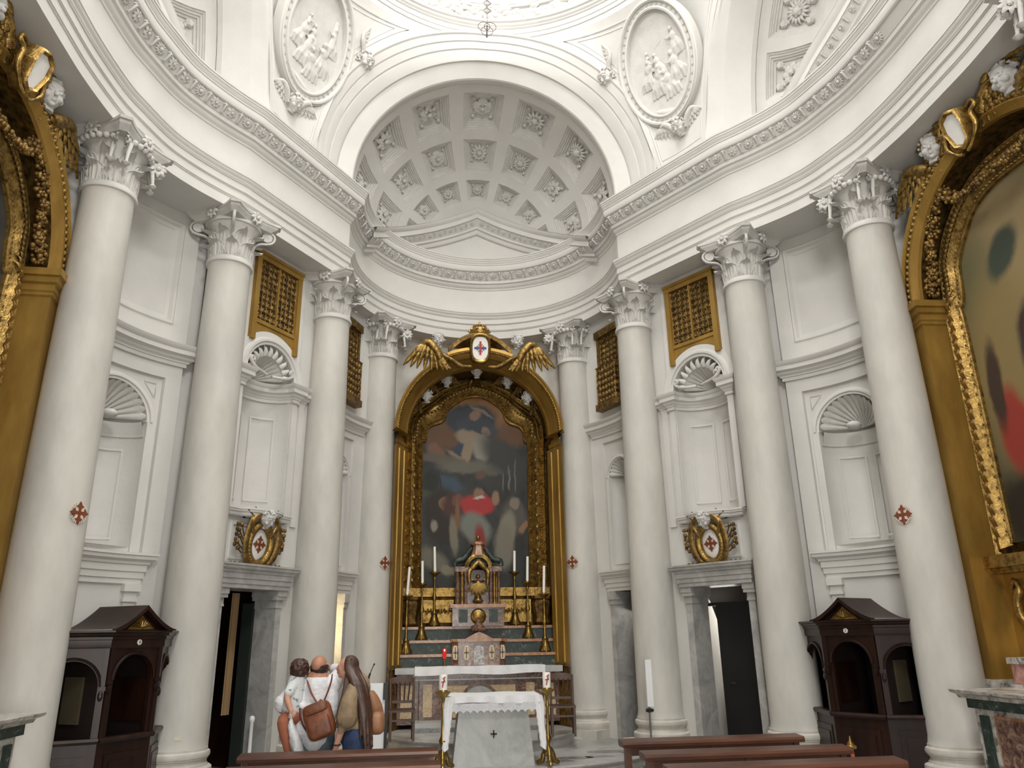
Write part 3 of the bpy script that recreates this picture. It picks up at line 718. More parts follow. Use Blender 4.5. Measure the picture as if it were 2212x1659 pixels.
for s in (1, -1):
    # ------------- bay with shell niche and panel (behind the confessional)
    W = BAY['AB']; us = list(np.linspace(-1.02, 1.02, 25)) + [-.805, -.80, .80, .805]; zz = [0, 2.4, 2.83, 5.2, 5.6, 7.62]
    wall = wallgrid(us, zz, [(-.60, .60, 5.90, 7.46, [(0, 0), (.02, .02), (.05, .02), (.07, -.025), (.12, -.03), (.13, -.045)]), (-.60, .60, 2.84, 5.14, [(0, 0), (.004, -.05), (.03, -.05)])], [(-.46, .46, 2.90, 5.02)], lambda u, z: 0. if abs(u) < .802 else -.13)
    spandrel(wall, .46, 4.50, 5.02, -.05); wl = struct('wall_right' if s > 0 else 'wall_left', side(wall, W, s), PLASTER, smooth=30)
    ni = nichemb(.46, 2.90, 4.50, .40, -.05); obj('niche', side(ni, W, s), PLASTER, wl, 50)
    obj('niche_arch_moulding', side(archband(.455, .55, 4.50, [(0, -.055), (0, -.03), (.35, -.03), (.4, -.01), (.7, -.01), (.75, -.025), (1, -.03), (1, -.055)]), W, s), STUCCO, wl)
    for q in (-1, 1): obj('niche_jamb_moulding', side(MB().box(q * .505 - .045, q * .505 + .045, -.06, -.02, 2.84, 4.50), W, s), STUCCO, wl)
    pth = [(.455 * cos(pi - pi * i / 16), -.05 - .395 * sin(pi * i / 16)) for i in range(17)]
    obj('niche_impost', side(loft(MB(), pth, [(-.02, 4.30), (.015, 4.30), (.02, 4.34), (.03, 4.36), (.035, 4.42), (.05, 4.45), (.055, 4.49), (-.02, 4.50)], False), W, s), STUCCO, wl)
    for a0_, a1_ in ((.60, 1.45), (1.69, 2.54)):
        pm = MB()
        for e in (0, 1):
            ins = .0 + .04 * e
        for (x0, x1, z0, z1) in ((a0_, a1_, 4.12, 4.15), (a0_, a1_, 3.0, 3.03), (a0_, a0_ + .06, 3.0, 4.15), (a1_ - .06, a1_, 3.0, 4.15)):
            pm.grid(lambda u, t: (.455 * cos(lerp(x0, x1, u)), -.05 - .372 * sin(lerp(x0, x1, u)), lerp(z0, z1, t)), 6, 1)
        obj('niche_panel_moulding', side(pm, W, s), STUCCO, wl)
    sh = shellmb(.40, 4.52, -.05, .30, 13, 0, .10, .0); sh.ell((0, -.12, 4.52), (.10, .12, .06), 8, 6); obj('scallop_shell', side(sh, W, s), RELIEF, wl, 70)
    for (x0, z0, q) in ((-.52, 5.05, 1), (.52, 5.05, -1)):
        tr = MB().tube([(x0, -.045, z0), (x0 + q * .16, -.045, z0), (x0, -.045, z0 - .20), (x0, -.045, z0)], .012, 4); obj('spandrel_moulding', side(tr, W, s), STUCCO, wl)
    obj('string_cornice', side(corn(capped(-.79, .79, 0), 5.33, 1.05), W, s), STUCCO, wl, 25)
    obj('sill_entablature', side(loft(MB(), capped(-.58, .58, 0), [(d, 2.46 + z) for d, z in SILL], False), W, s), STUCCO, wl, 25)
    for q in (-1, 1):
        pl_ = MB().box(q * .50 - .07, q * .50 + .07, -.02, .03, .0, 2.25); pl_.box(q * .5 - .085, q * .5 + .085, -.02, .05, 2.25, 2.29); pl_.box(q * .5 - .075, q * .5 + .075, -.02, .04, 2.29, 2.37); pl_.box(q * .5 - .10, q * .5 + .10, -.02, .07, 2.37, 2.46)
        obj('thin_pilaster', side(pl_, W, s), STUCCO, wl)
    # return wall beside the side altar
    r = MB().add([(5.22, 8.72, 0), (5.50, 8.36, 0), (5.75, 8.2, 0), (5.22, 8.72, 7.65), (5.50, 8.36, 7.65), (5.75, 8.2, 7.65)], [(0, 1, 4, 3), (1, 2, 5, 4)])
    r.map(lambda x, y, z: (x * s, y, z)); struct('wall_chapel_return', r, PLASTER, smooth=0)
    # ------------- bay with doorway, niche and gilded grille
    W = BAY['BC']
    wall = wallgrid(list(np.linspace(-1.12, 1.12, 11)), [0, 7.62], [(-.66, -.56, 5.75, 7.45, [(0, 0), (.01, .015), (.03, .02)]), (.56, .66, 5.75, 7.45, [(0, 0), (.01, .015), (.03, .02)]), (-.47, .47, 2.83, 3.36, [(0, 0), (.02, .015), (.05, .015), (.06, -.01), (.08, -.01)])],
                    [(-.50, .50, 0, 2.46), (-.501, .501, 3.54, 6.10)])
    spandrel(wall, .50, 5.58, 6.10, 0); wb = struct('wall_right_doorway' if s > 0 else 'wall_left_doorway', side(wall, W, s), PLASTER, smooth=30)
    obj('niche', side(nichemb(.50, 3.54, 5.58, .42, 0), W, s), PLASTER, wb, 50)
    obj('niche_arch_moulding', side(archband(.495, .70, 5.58, [(0, -.01), (0, .05), (.2, .05), (.25, .075), (.42, .075), (.46, .05), (.55, .045), (.6, .03), (1, .03), (1, -.01)]), W, s), STUCCO, wb, 25)
    niche_path = [(.495 * cos(pi - pi * i / 20), -.41 * sin(pi * i / 20)) for i in range(21)]
    pth = [(-.80, -.02), (-.80, 0), (-.62, 0), (-.62, .04), (-.52, .04), (-.52, .0)] + niche_path[1:-1] + [(.52, 0), (.52, .04), (.62, .04), (.62, 0), (.80, 0), (.80, -.02)]
    obj('niche_cornice', side(corn(pth, 5.30, .72), W, s), STUCCO, wb, 25)
    for q in (-1, 1):
        pb = MB().box(q * .57 - .055, q * .57 + .055, -.02, .035, 3.55, 5.30); obj('niche_pilaster', side(pb, W, s), STUCCO, wb)
        obj('wall_strip', side(MB().box(q * .74 - .06, q * .74 + .06, -.02, .025, 3.4, 5.30), W, s), STUCCO, wb)
    for a0_, a1_ in ((.55, 1.42), (1.72, 2.59)):
        pm = MB()
        for (x0, x1, z0, z1) in ((a0_, a1_, 5.02, 5.05), (a0_, a1_, 3.75, 3.78), (a0_, a0_ + .06, 3.75, 5.05), (a1_ - .06, a1_, 3.75, 5.05)):
            pm.grid(lambda u, t: (.49 * cos(lerp(x0, x1, u)), -.388 * sin(lerp(x0, x1, u)), lerp(z0, z1, t)), 6, 1)
        obj('niche_panel_moulding', side(pm, W, s), STUCCO, wb)
    sh = shellmb(.33, 5.60, -.02, .34, 13, 0, .07, -.02); obj('spiked_shell', side(sh, W, s), RELIEF, wb, 70)
    for i in range(11):
        a = pi * (i + .5) / 11; c_ = Vector((cos(a), 0, sin(a))); b_ = Vector((-sin(a), 0, cos(a))); p = Vector((0, -.03, 5.60))
        sp = MB().tube([p + c_ * .32, p + c_ * .36 + Vector((0, .03, 0)), p + c_ * .42 + b_ * .01 + Vector((0, .045, 0)), p + c_ * .485 + b_ * .028 + Vector((0, .03, 0))], [.05, .046, .028, .002], 7, flat=.55, up=(0, 1, 0)); obj('shell_spike', side(sp, W, s), RELIEF, wb, 60)
    for q in (-1, 1):
        scr = [(q * .06, .0, 5.60), (q * .2, .04, 5.61), (q * .33, .06, 5.63), (q * .42, .06, 5.69), (q * .45, .06, 5.75), (q * .41, .06, 5.78), (q * .385, .06, 5.74), (q * .41, .06, 5.72)]
        obj('shell_scroll', side(MB().tube(cr(scr, 4), .026, 6), W, s), RELIEF, wb, 60)
    lp = [(-.56, -.06), (-.56, .06), (-.40, .06)] + [(.36 * -cos(pi * i / 14), .06 + .15 * sin(pi * i / 14)) for i in range(15)] + [(.40, .06), (.56, .06), (.56, -.06)]
    obj('niche_sill', side(loft(MB(), lp, [(-.3, 3.42), (.0, 3.42), (.02, 3.44), (.025, 3.47), (.045, 3.485), (.05, 3.51), (.06, 3.515), (.06, 3.54), (-.5, 3.545)], False), W, s), STUCCO, wb, 30)
    # doorway
    for q in (-1, 1):
        jb = MB().box(q * .555 - .055, q * .555 + .055, -.36, .035, 0, 2.22); jb.box(q * .555 - .07, q * .555 + .07, -.37, .05, 2.22, 2.25); jb.box(q * .555 - .065, q * .555 + .065, -.365, .045, 2.25, 2.33); jb.box(q * .555 - .095, q * .555 + .095, -.39, .085, 2.33, 2.38); jb.box(q * .555 - .10, q * .555 + .10, -.40, .10, 2.38, 2.46)
        obj('door_jamb', side(jb, W, s), GREYM, wb, 20)
    obj('door_lintel', side(loft(MB(), [(-.62, -.1), (-.62, .1), (.62, .1), (.62, -.1)], [(d + .0, 2.46 + z * .87) for d, z in SILL], False), W, s), GREYM, wb, 25)
    obj('lintel_soffit', side(MB().box(-.62, .62, -.38, .1, 2.455, 2.47), W, s), GREYM, wb, 0)
    # ------------- narrow curved bay beside the high altar
    W = BAY['CD']
    wall = wallgrid(list(np.linspace(-1.1, 1.0, 22)), [0, 7.62], [(-.40, .40, 2.86, 5.16, [(0, 0), (.004, -.04), (.03, -.04)])], [(-.30, .30, 0, 2.50), (-.30, .30, 2.95, 4.86)])
    spandrel(wall, .30, 4.50, 4.86, -.04); wc = struct('wall_right_apse' if s > 0 else 'wall_left_apse', side(wall, W, s), PLASTER, smooth=30)
    obj('niche', side(nichemb(.30, 2.95, 4.50, .28, -.04), W, s), PLASTER, wc, 50)
    obj('niche_arch_moulding', side(archband(.295, .37, 4.50, [(0, -.045), (0, -.02), (.35, -.02), (.4, 0), (.7, 0), (1, -.02), (1, -.045)]), W, s), STUCCO, wc)
    for q in (-1, 1): obj('niche_jamb_moulding', side(MB().box(q * .333 - .037, q * .333 + .037, -.05, -.01, 2.86, 4.50), W, s), STUCCO, wc)
    obj('scallop_shell', side(shellmb(.26, 4.52, -.04, .2, 11, 0, .10, 0), W, s), RELIEF, wc, 70)
    obj('string_cornice', side(corn(capped(-.62, .62, 0), 5.28, .85), W, s), STUCCO, wc, 25)
    obj('sill_entablature', side(loft(MB(), capped(-.42, .42, 0), [(d, 2.50 + z * .95) for d, z in SILL], False), W, s), STUCCO, wc, 25)
    for q in (-1, 1):
        jb = MB().box(q * .34 - .045, q * .34 + .045, -.5, .03, 0, 2.28); jb.box(q * .34 - .06, q * .34 + .06, -.5, .05, 2.28, 2.36); jb.box(q * .34 - .075, q * .34 + .075, -.5, .07, 2.36, 2.50)
        obj('door_jamb', side(jb, W, s), GREYM, wc, 20)
    # back wall of the apse with the arched recess of the high altar, half each
    bw = MB(); rows = []
    for i in range(33):
        x = lerp(0, 2.25, i / 32); y = EC[1] + math.sqrt(2.86 ** 2 - x * x); z0 = 5.43 + math.sqrt(max(0, 1.57 ** 2 - x * x)) if x < 1.57 else 0
        rows.append([(s * x, y, lerp(z0, 7.65, k / 4)) for k in range(5)])
    bw.strip(rows); struct('wall_back', bw, PLASTER, smooth=60)
    # side chapel back wall
    cw = MB().box(5.72, 5.80, 2 * YM - 8.8, 8.8, 0, 7.65); cw.map(lambda x, y, z: (x * s, y, z)); struct('wall_chapel', cw, PLASTER, smooth=0)
# entrance half of the church (behind the camera)
fr_ = [(x, y) for x, y in LOOP if y <= YM]; i0 = next(i for i, p in enumerate(LOOP) if p == (-4.80, 6.7)); front = [p for p in LOOP[i0:] if p[1] < 4.9]
struct('wall_front', loft(MB(), front, [(-.62, 0), (-.62, 7.65)], False), PLASTER, smooth=40)
# shell around everything above the cornice so that no daylight leaks in
MY = T_((0, 2 * YM, 0)) @ Matrix.Diagonal((1, -1, 1, 1))
for o in [q for q in bpy.data.objects if q.parent is None and q.name.split('.')[0] in ('ceiling_apse', 'trim_2', 'ceiling_pendentive')]:
    c = o.copy(); COL.objects.link(c); WM[c.name] = MY @ WM[o.name]; c.matrix_basis = WM[c.name]
struct('light_block_shell', MB().box(-8, 8, -2.5, 17.5, -.05, 19.6), PLASTER, smooth=0)  # added unseen box round the whole church, blocks the world light
# ------------------------------------------------------------------ shared ornaments
def cherub_mesh(name, m_, hair=26, seed=1):
    rnd = random.Random(seed); mb = MB()
    mb.ell((0, .05, -.05), (.78, .95, .80), 16, 12); mb.ell((0, -.48, .22), (.50, .42, .52), 12, 8)
    for s in (-1, 1):
        mb.ell((s * .37, -.26, .50), (.30, .27, .27), 10, 8); mb.ell((s * .82, -.05, -.05), (.11, .22, .14), 8, 6)
        mb.ell((s * .30, .10, .70), (.15, .085, .10), 10, 8); mb.tube([(s * .08, .27, .74), (s * .30, .34, .76), (s * .50, .22, .62)], [.06, .075, .05], 6)
    mb.tube([(0, .18, .74), (0, -.08, .86), (0, -.18, .92)], [.09, .12, .15], 8); mb.ell((0, -.20, .90), (.17, .10, .12), 8, 6)
    mb.tube([(-.22, -.44, .66), (-.08, -.41, .80), (0, -.43, .81), (.08, -.41, .80), (.22, -.44, .66)], [.03, .065, .06, .065, .03], 6); mb.ell((0, -.55, .74), (.15, .065, .10), 8, 6); mb.ell((0, -.78, .50), (.22, .18, .22), 8, 6)
    mb.ell((0, .52, .50), (.58, .33, .27), 10, 8); mb.tube([(0, -.6, -.05), (0, -1.1, -.1)], [.40, .5], 10)
    for i in range(hair * 3):
        a = rnd.uniform(0, 2 * pi); e = rnd.uniform(-.35, 1.5); p = Vector((cos(e) * cos(a), sin(e), cos(e) * sin(a)))
        if p.z > .30 and p.y < .68: continue
        c = Vector((p.x * .88, .06 + p.y * 1.02, -.04 + p.z * .88)); t = Vector((rnd.uniform(-1, 1), rnd.uniform(-1, 1), rnd.uniform(-1, 1))).cross(p).normalized() * .16
        mb.tube([c - t, c + p * rnd.uniform(.08, .16), c + t], [.07, .12, .05], 6)
    return remeshed(mb, .045, m_, 2, .5)
GREYST = mat('grey_white_stucco', (.56, .55, .53), .7, var=.08, scale=9)
CH_W = cherub_mesh('cherub_head', RELIEF); CH_G = cherub_mesh('cherub_head', GREYST, 30, 3)
def wing_mb(n=9):
    mb = MB()
    mb.tube(cr([(0, 0, .05), (.22, .22, .1), (.45, .33, .1), (.62, .25, .07)], 5), [.10, .11, .11, .11, .1, .1, .1, .1, .09, .09, .08, .08, .07, .06, .05, .04], 8, flat=.7)
    arm = cr([(0.02, 0, 0), (.22, .2, 0), (.45, .30, 0), (.62, .24, 0)], 8)
    for row, (ln, wd, z, k) in enumerate(((.62, .075, -.02, n), (.40, .07, .03, n), (.24, .065, .07, n))):
        for i in range(k):
            t = (i + .4) / k; p = arm[min(len(arm) - 1, int(t * (len(arm) - 1)))]; a = lerp(-pi * .86, -pi * .22, t) - pi / 2
            M = T_((p[0], p[1], z + .004 * i)) @ Rz(a); l = ln * (.65 + .5 * t)
            petal(mb, M, .0, l, wd, .08, .06, 3, 5)
    return mb
wm_ = wing_mb(); WING_W = mesh_of('wing', wm_, RELIEF, 60); WING_G = mesh_of('wing', wm_, GOLD, 60); WING_D = mesh_of('wing', wm_, GOLDDARK, 60)
# ------------------------------------------------------------------ pendentive medallions
nrm_w = Vector((-.839, -.544, 0)); tt_ = Vector((-.544, .839, 0)); lean = (nrm_w * .66 + Vector((0, 0, 2.34))).normalized()
def penframe(s, u, back, z):
    c = Vector((3.852, 10.217, 0)) + tt_ * u - nrm_w * back * 1.0; c.z = z
    x_ = -tt_; n = x_.cross(lean)
    if n.dot(nrm_w) < 0: x_ = -x_; n = x_.cross(lean)
    M = frame(c, x_, lean, n)
    return M if s > 0 else MX @ M
def ovalring(a, b, prof, n=56):
    rows = []
    for i in range(n):
        t = 2 * pi * i / n; rows.append([((a + d) * cos(t), (b + d) * sin(t), h) for d, h in prof])
    return MB().strip(rows, True)
def figure(mb, x, y, h, lean_=0., w=1., rnd=random):
    mb.ell((x + lean_ * h * .9, y + h * .92, .06), (h * .075, h * .095, .05), 8, 6)
    mb.ell((x + lean_ * h * .6, y + h * .66, .04), (h * .14 * w, h * .2, .055), 8, 6)
    for k in range(5): mb.tube([(x + lean_ * h * .5 + (k - 2) * h * .05, y + h * .55, .05), (x + (k - 2) * h * .10 * w, y + h * .28, .055 + .02 * (k % 2)), (x + (k - 2) * h * .13 * w, y, .04)], [h * .05, h * .065, h * .06], 6)
    s = 1 if lean_ >= 0 else -1
    mb.tube([(x + lean_ * h * .7, y + h * .74, .07), (x + s * h * .22, y + h * .66, .08), (x + s * h * .36, y + h * .74, .07)], [h * .05, h * .04, h * .03], 6)
def medallion(s):
    M = penframe(s, .88, -.47, 11.48)
    t = thing('oval_relief_medallion', None, 'oval stucco relief of robed figures ' + ('before a draped curtain' if s > 0 else 'beside a tall leaning figure') + ' on the pendentive', 'relief', 'oval reliefs on the pendentives', M=M)
    a, b = .66, 1.0
    def add(n, mb, m_, sm=35): o = obj(n, mb, m_, None, sm); Mo = M @ WM[o.name]; WM[o.name] = Mo; o.parent = t; o.matrix_basis = WM[t.name].inverted() @ Mo; return o
    add('frame', ovalring(a, b, [(-.03, -.05), (-.03, .05), (.0, .06), (.02, .05), (.03, .03), (.09, .03), (.10, .07), (.12, .09), (.15, .09), (.16, .07), (.18, .06), (.20, .0), (.20, -.1)]), STUCCO, 30)
    for i in range(44):
        q = 2 * pi * i / 44; inst('frame_flower', ROS[1], M @ T_(((a + .06) * cos(q), (b + .06) * sin(q), .03)) @ Sc(.034), t)
    bg = MB().grid(lambda u, v: (a * v * cos(2 * pi * u), b * v * sin(2 * pi * u), -.03 - .05 * (1 - v * v)), 40, 8, True)
    rl = add('relief_ground', bg, RELIEF, 60)
    fg = MB()
    for (x, y, h, l, w_) in ((-.30, -.45, .55, .15, 1.2), (-.12, -.62, .50, .2, 1.2), (.12, -.50, .52, -.15, 1.1), (.30, -.30, .48, -.2, 1.), (-.38, -.05, .50, .1, .9), (.02, -.20, .42, .1, 1.), (.22, -.05, .36, -.1, .8)):
        figure(fg, -x * s if s > 0 else x, y, h, l * (1 if s < 0 else -1), w_)
    fg.tube([(-.4 * s, -.62, .0), (-.1, -.80, .03), (.2 * s, -.85, .02)], [.06, .08, .05], 6)
    if s > 0: fg.tube([(.42, .18, 0), (.2, .38, .02), (-.05, .30, .01)], .02, 5); [fg.tube([(.42 - k * .06, .20 + k * .04, 0), (.44 - k * .05, -.1 + k * .06, .02)], .02, 5) for k in range(4)]
    else: fg.tube([(-.33, .55, .03), (-.36, .1, .03)], [.05, .08], 6)
    me = remeshed(fg, .014, RELIEF, 3); fo = inst('carved_figures', me, M @ T_((0, -.02, -.09)) @ Sc(1.12, 1.12, .75), t)
    # winged cherub heads around the frame
    for (x, y, r, sc, nm) in ((.14, -1.36, 0, .145, 'lower'), (-1.05, .28, -.15, .175, 'side')):
        xx = x if s > 0 else x
        Mh = M @ T_((xx, y, .14)) @ Rx(.35)
        ch = thing('cherub_head', None, {'lower': 'white winged cherub head below the oval ', 'side': 'white winged cherub head between the dome ring and the oval '}[nm] + ('with the draped curtain' if s > 0 else 'with the tall leaning figure'), 'sculpture', 'cherubs on the pendentives', M=Mh)
        inst('head', CH_W, Mh @ Sc(sc), ch)
        for q in (-1, 1):
            if nm == 'lower': Mw = M @ T_((xx + q * .10, y - .04, .06)) @ Rz(q * .25) @ Sc(q * .55, .55, .5)
            else: Mw = (M @ T_((xx - .10, y - .03, .05)) @ Rz(-.12) @ Sc(-.78, .5, .5)) if q < 0 else (M @ T_((xx + .02, y + .14, .05)) @ Rz(1.45) @ Sc(.62, -.42, .5))
            inst('wing', WING_W, Mw, ch)
        if nm == 'lower':
            for q in (-1, 0, 1): inst('feather_ruff', GLF, M @ T_((xx + q * .07, y - .10, .06)) @ Rz(pi + q * .5) @ Sc(.2, .26, .2), ch)
for s in (1, -1): medallion(s)
# ------------------------------------------------------------------ gilded grilles
VOID = mat('void_shade', (.012, .010, .008), .9, var=.1)  # near black sheet colour, stands in for the shade of unlit space
def lattice(u0, u1, z0, z1, nu, nz, v=.0, r=.010):
    mb = MB(); cu, cz_ = (u1 - u0) / nu, (z1 - z0) / nz
    for i in range(nu + 1): mb.tube([(u0 + i * cu, v, z0), (u0 + i * cu, v, z1)], r * .7, 4, flat=1)
    for j in range(nz + 1): mb.tube([(u0, v, z0 + j * cz_), (u1, v, z0 + j * cz_)], r * .7, 4)
    for i in range(nu):
        for j in range(nz):
            cx, cz2 = u0 + (i + .5) * cu, z0 + (j + .5) * cz_; q = min(cu, cz_) * .36
            mb.tube([(cx + q * cos(a), v + .006, cz2 + q * sin(a)) for a in np.linspace(0, 2 * pi, 13)], r, 4)
            if (i + j) % 2:
                for a in (0, pi / 2, pi, 3 * pi / 2): mb.tube([(cx, v, cz2), (cx + cu * .5 * cos(a + pi / 4), v, cz2 + cz_ * .5 * sin(a + pi / 4))], r * .8, 4)
            else: mb.tube([(cx + q * .45 * cos(a), v, cz2 + q * .45 * sin(a)) for a in np.linspace(0, 2 * pi, 9)], r * .8, 4)
    return mb
def grille_bc(s):
    W = BAY['BC']; t = thing('gilded_grille', (s * W(0, .0, 0)[0], W(0, 0, 0)[1], 6.0), 'gilded lattice grille above the spiked shell niche, over ' + ('the black door' if s > 0 else 'the doorway into the panelled room'), 'grille', 'gilded grilles')
    f = MB(); f.box(-.50, -.41, .0, .07, 6.05, 7.50); f.box(.41, .50, 0, .07, 6.05, 7.50); f.box(-.50, .50, 0, .075, 7.38, 7.50); f.box(-.52, .52, 0, .09, 7.46, 7.51); f.box(-.43, -.40, 0, .045, 6.36, 7.4); f.box(.40, .43, 0, .045, 6.36, 7.4); f.box(-.42, .42, 0, .05, 6.34, 6.40)
    obj('frame', side(f, W, s), GOLDFLAT, t, 20)
    sp = MB(); rows = []
    for i in range(17):
        u = lerp(-.45, .45, i / 16); za = 5.58 + math.sqrt(max(0, .705 ** 2 - u * u)); rows.append([(u, .03, za), (u, .03, 6.36)])
    obj('spandrel_plate', side(sp.strip(rows), W, s), GOLDFLAT, t, 20)
    obj('shade_backing', side(MB().box(-.42, .42, .002, .006, 6.36, 7.40), W, s), VOID, t, 0)
    for q in (-1, 1): obj('lattice_leaf', side(lattice(min(q * .015, q * .40), max(q * .015, q * .40), 6.41, 7.37, 4, 9, .03), W, s), GOLDDARK, t, 60)
    obj('centre_bar', side(MB().box(-.018, .018, .02, .05, 6.38, 7.39), W, s), GOLDFLAT, t, 0)
def grille_cd(s):
    W = BAY['CD']; t = thing('gilded_balcony_grille', (s * W(0, 0, 0)[0], W(0, 0, 0)[1], 5.8), 'dark gilded balcony grille by the high altar, ' + ('nearest the loudspeaker' if s > 0 else 'above the family'), 'grille', 'gilded balcony grilles')
    f = MB(); f.box(-.36, -.29, .0, .06, 5.81, 7.32); f.box(.29, .36, 0, .06, 5.81, 7.32); f.box(-.40, .40, 0, .09, 7.20, 7.34); f.box(-.36, .36, 0, .16, 5.74, 5.86)
    obj('frame', side(f, W, s), GOLDDARK, t, 20); obj('shade_backing', side(MB().box(-.30, .30, .002, .006, 5.85, 7.22), W, s), VOID, t, 0)
    obj('lattice_leaf', side(lattice(-.29, .29, 6.55, 7.2, 5, 6, .03), W, s), GOLDDARK, t, 60)
    b = lattice(-.30, .30, 5.86, 6.56, 6, 6, .15, .011); b.tube([(-.31, .0, 6.57), (-.31, .15, 6.57), (.31, .15, 6.57), (.31, 0, 6.57)], .016, 5)
    for q in (-1, 1): b.put(lattice(0, .15, 5.86, 6.56, 2, 6, 0), T_((q * .305, 0, 0)) @ Rz(pi / 2))
    obj('basket', side(b, W, s), GOLDDARK, t, 60)
for s in (1, -1): grille_bc(s); grille_cd(s)
# ------------------------------------------------------------------ gilded medallions over the doors
PLATE = mat('white_enamel', (.78, .77, .74), .45, var=.03)
def medal(s):
    W = BAY['BC']; c = Vector(W(0, .07, 3.07)); n = Vector((-.839, -.544, -.12)); Mr = look(c, n) @ Sc(1.14); M = Mr if s > 0 else MX @ Mr
    t = thing('gilded_medallion', None, 'gilded wreath medallion with red cross and cherub head above ' + ('the doorway with the black door' if s > 0 else 'the doorway into the panelled room'), 'ornament', 'medallions over the doors', M=M)
    def add(n_, mb, m_, sm=45, par=t): me = mesh_of(n_, mb, m_, sm); return inst(n_, me, M, par)
    pl = add('plate', MB().lathe([(0, .03), (.1, .03), (.148, .012), (.15, 0)], 28, sx=.98, sy=1.25), PLATE)
    inst('red_cross', XM, M @ T_((0, 0, .028)) @ Sc(.92, .92, 1), pl)
    inst('rays', RYM, M @ T_((0, 0, .027)) @ Sc(.85, .85, 1), pl)
    wr = MB(); wr.tube([(.185 * cos(a), .235 * sin(a), .03) for a in np.linspace(0, 2 * pi, 41)], .05, 8)
    w = add('wreath', wr, GOLD)
    for i in range(34):
        a = 2 * pi * i / 34
        for k in (-1, 0, 1): inst('leaf', GLF, M @ T_(((.185 + .03 * k) * cos(a), (.235 + .03 * k) * sin(a), .068 - .012 * abs(k))) @ Rz(a + .2 * k) @ Sc(.05, .075, .06), w).data = GLFG
    for q in (-1, 1):
        add('plume', MB().tube(cr([(q * .05, -.28, .04), (q * .20, -.20, .07), (q * .27, .0, .08), (q * .25, .2, .08), (q * .20, .32, .06), (q * .30, .40, .05)], 5), [.03] * 6 + [.045] * 8 + [.04] * 6 + [.03, .02, .015, .012, .01, .008], 8, flat=.6), GOLDDARK)
        add('plume', MB().tube(cr([(q * .15, .1, .06), (q * .21, .25, .08), (q * .12, .36, .08), (q * .2, .44, .06)], 5), [.03] * 6 + [.04] * 5 + [.03, .02, .015, .01, .01], 8, flat=.6), GOLD)
        rib = [(q * (.20 + .035 * k), -.27 + .03 * (-1) ** k, .03) for k in range(8)]
        add('ribbon', MB().tube(cr(rib, 4), .02, 6, flat=.7), GOLD)
        bm = MB()
        for k in range(5): bm.tube([(q * .26, -.12 + .05 * k, .02), (q * (.34 + .02 * (k % 2)), -.08 + .07 * k, .04)], .008, 5); bm.ell((q * (.35 + .03 * (k % 2)), -.07 + .07 * k, .045), (.03, .03, .025), 6, 5); bm.ell((q * (.40), -.03 + .06 * k, .035), (.024, .03, .02), 6, 5)
        add('rose_branch', bm, GOLDDARK)
    inst('cherub_head', CH_G, M @ T_((0, .31, .10)) @ Rx(.5) @ Sc(.105), t, label='white cherub head')
GLFG = mesh_of('leaf', lfm, GOLD, 60)
for s in (1, -1): medal(s)
# ------------------------------------------------------------------ high altar: gilded aedicule
def at(x, y, z): return (x, y, z)
aed = thing('altar_aedicule', (0, 14.0, 1.3), 'gilded arched surround of the high altar with crowned cartouche and wings', 'altar surround')
PIL = [(1.57, 13.78), (1.525, 13.62), (1.335, 14.13), (1.43, 14.20), (1.43, 14.95)]
for s in (1, -1):
    m_ = MB().strip([[(s * x, y, 1.31), (s * x, y, 5.16)] for x, y in PIL]); obj('pilaster', m_, GOLDFLAT, aed, 0)
    st = MB()
    for (x0, y0, w_) in ((1.47, 13.765, .02), (1.385, 13.995, .02)): st.tube([(s * x0, y0 - .01, 1.35), (s * x0, y0 - .01, 5.1)], w_, 6)
    obj('pilaster_moulding', st, GOLDFLAT, aed)
    p2 = [(s * x, y) for x, y in PIL]; p2 = p2 if s < 0 else p2[::-1]
    prof = [(0, 5.10), (.015, 5.10), (.015, 5.13), (.03, 5.15), (.03, 5.19), (.02, 5.2), (.02, 5.27), (.04, 5.28), (.06, 5.32), (.065, 5.36), (.09, 5.37), (.09, 5.42), (-.05, 5.43)]
    def lo_(path, pr, sg):
        cols_ = [offs(path, d * sg) for d, z in pr]; return MB().strip([[(cols_[j][i][0], cols_[j][i][1], pr[j][1]) for j in range(len(pr))] for i in range(len(path))])
    a = offs(p2, .05)[2]; sg = 1 if abs(a[0]) < abs(p2[2][0]) or a[1] < p2[2][1] else -1
    obj('impost_capital', lo_(p2, prof, sg), GOLDFLAT, aed, 25)
    obj('pilaster_plinth', MB().strip([[(s * x, y - .02, .33), (s * x, y - .02, 1.27), (s * x * .99, y - .06, 1.28), (s * x * .99, y - .06, 1.32), (s * x, y, 1.325)] for x, y in PIL]), GOLDDARK, aed, 20)
# archivolt: splayed ring, egg moulding, dark soffit
ZA = 5.43
def ringrows(pr, n=48, a=0, b=pi): return [[(r * cos(lerp(a, b, i / n)), y, ZA + r * sin(lerp(a, b, i / n))) for r, y in pr] for i in range(n + 1)]
obj('archivolt', MB().strip(ringrows([(1.585, 14.95), (1.58, 13.80), (1.57, 13.60), (1.555, 13.585), (1.53, 13.60), (1.525, 13.63), (1.50, 13.64), (1.47, 13.72), (1.46, 13.70), (1.445, 13.73), (1.36, 13.98), (1.345, 13.97), (1.335, 14.0), (1.335, 14.12)])), GOLDFLAT, aed, 25)
obj('arch_soffit', MB().strip(ringrows([(1.335, 14.12), (1.36, 14.18), (1.40, 14.3), (1.43, 14.5), (1.43, 14.93)])), GOLDDARK, aed, 40)
eg = MB()
for i in range(90):
    a = pi * (i + .5) / 90; eg.ell((1.50 * cos(a), 13.655, ZA + 1.50 * sin(a)), (.022, .025, .022), 6, 4)
obj('egg_moulding', eg, GOLD, aed, 60, kind='stuff')
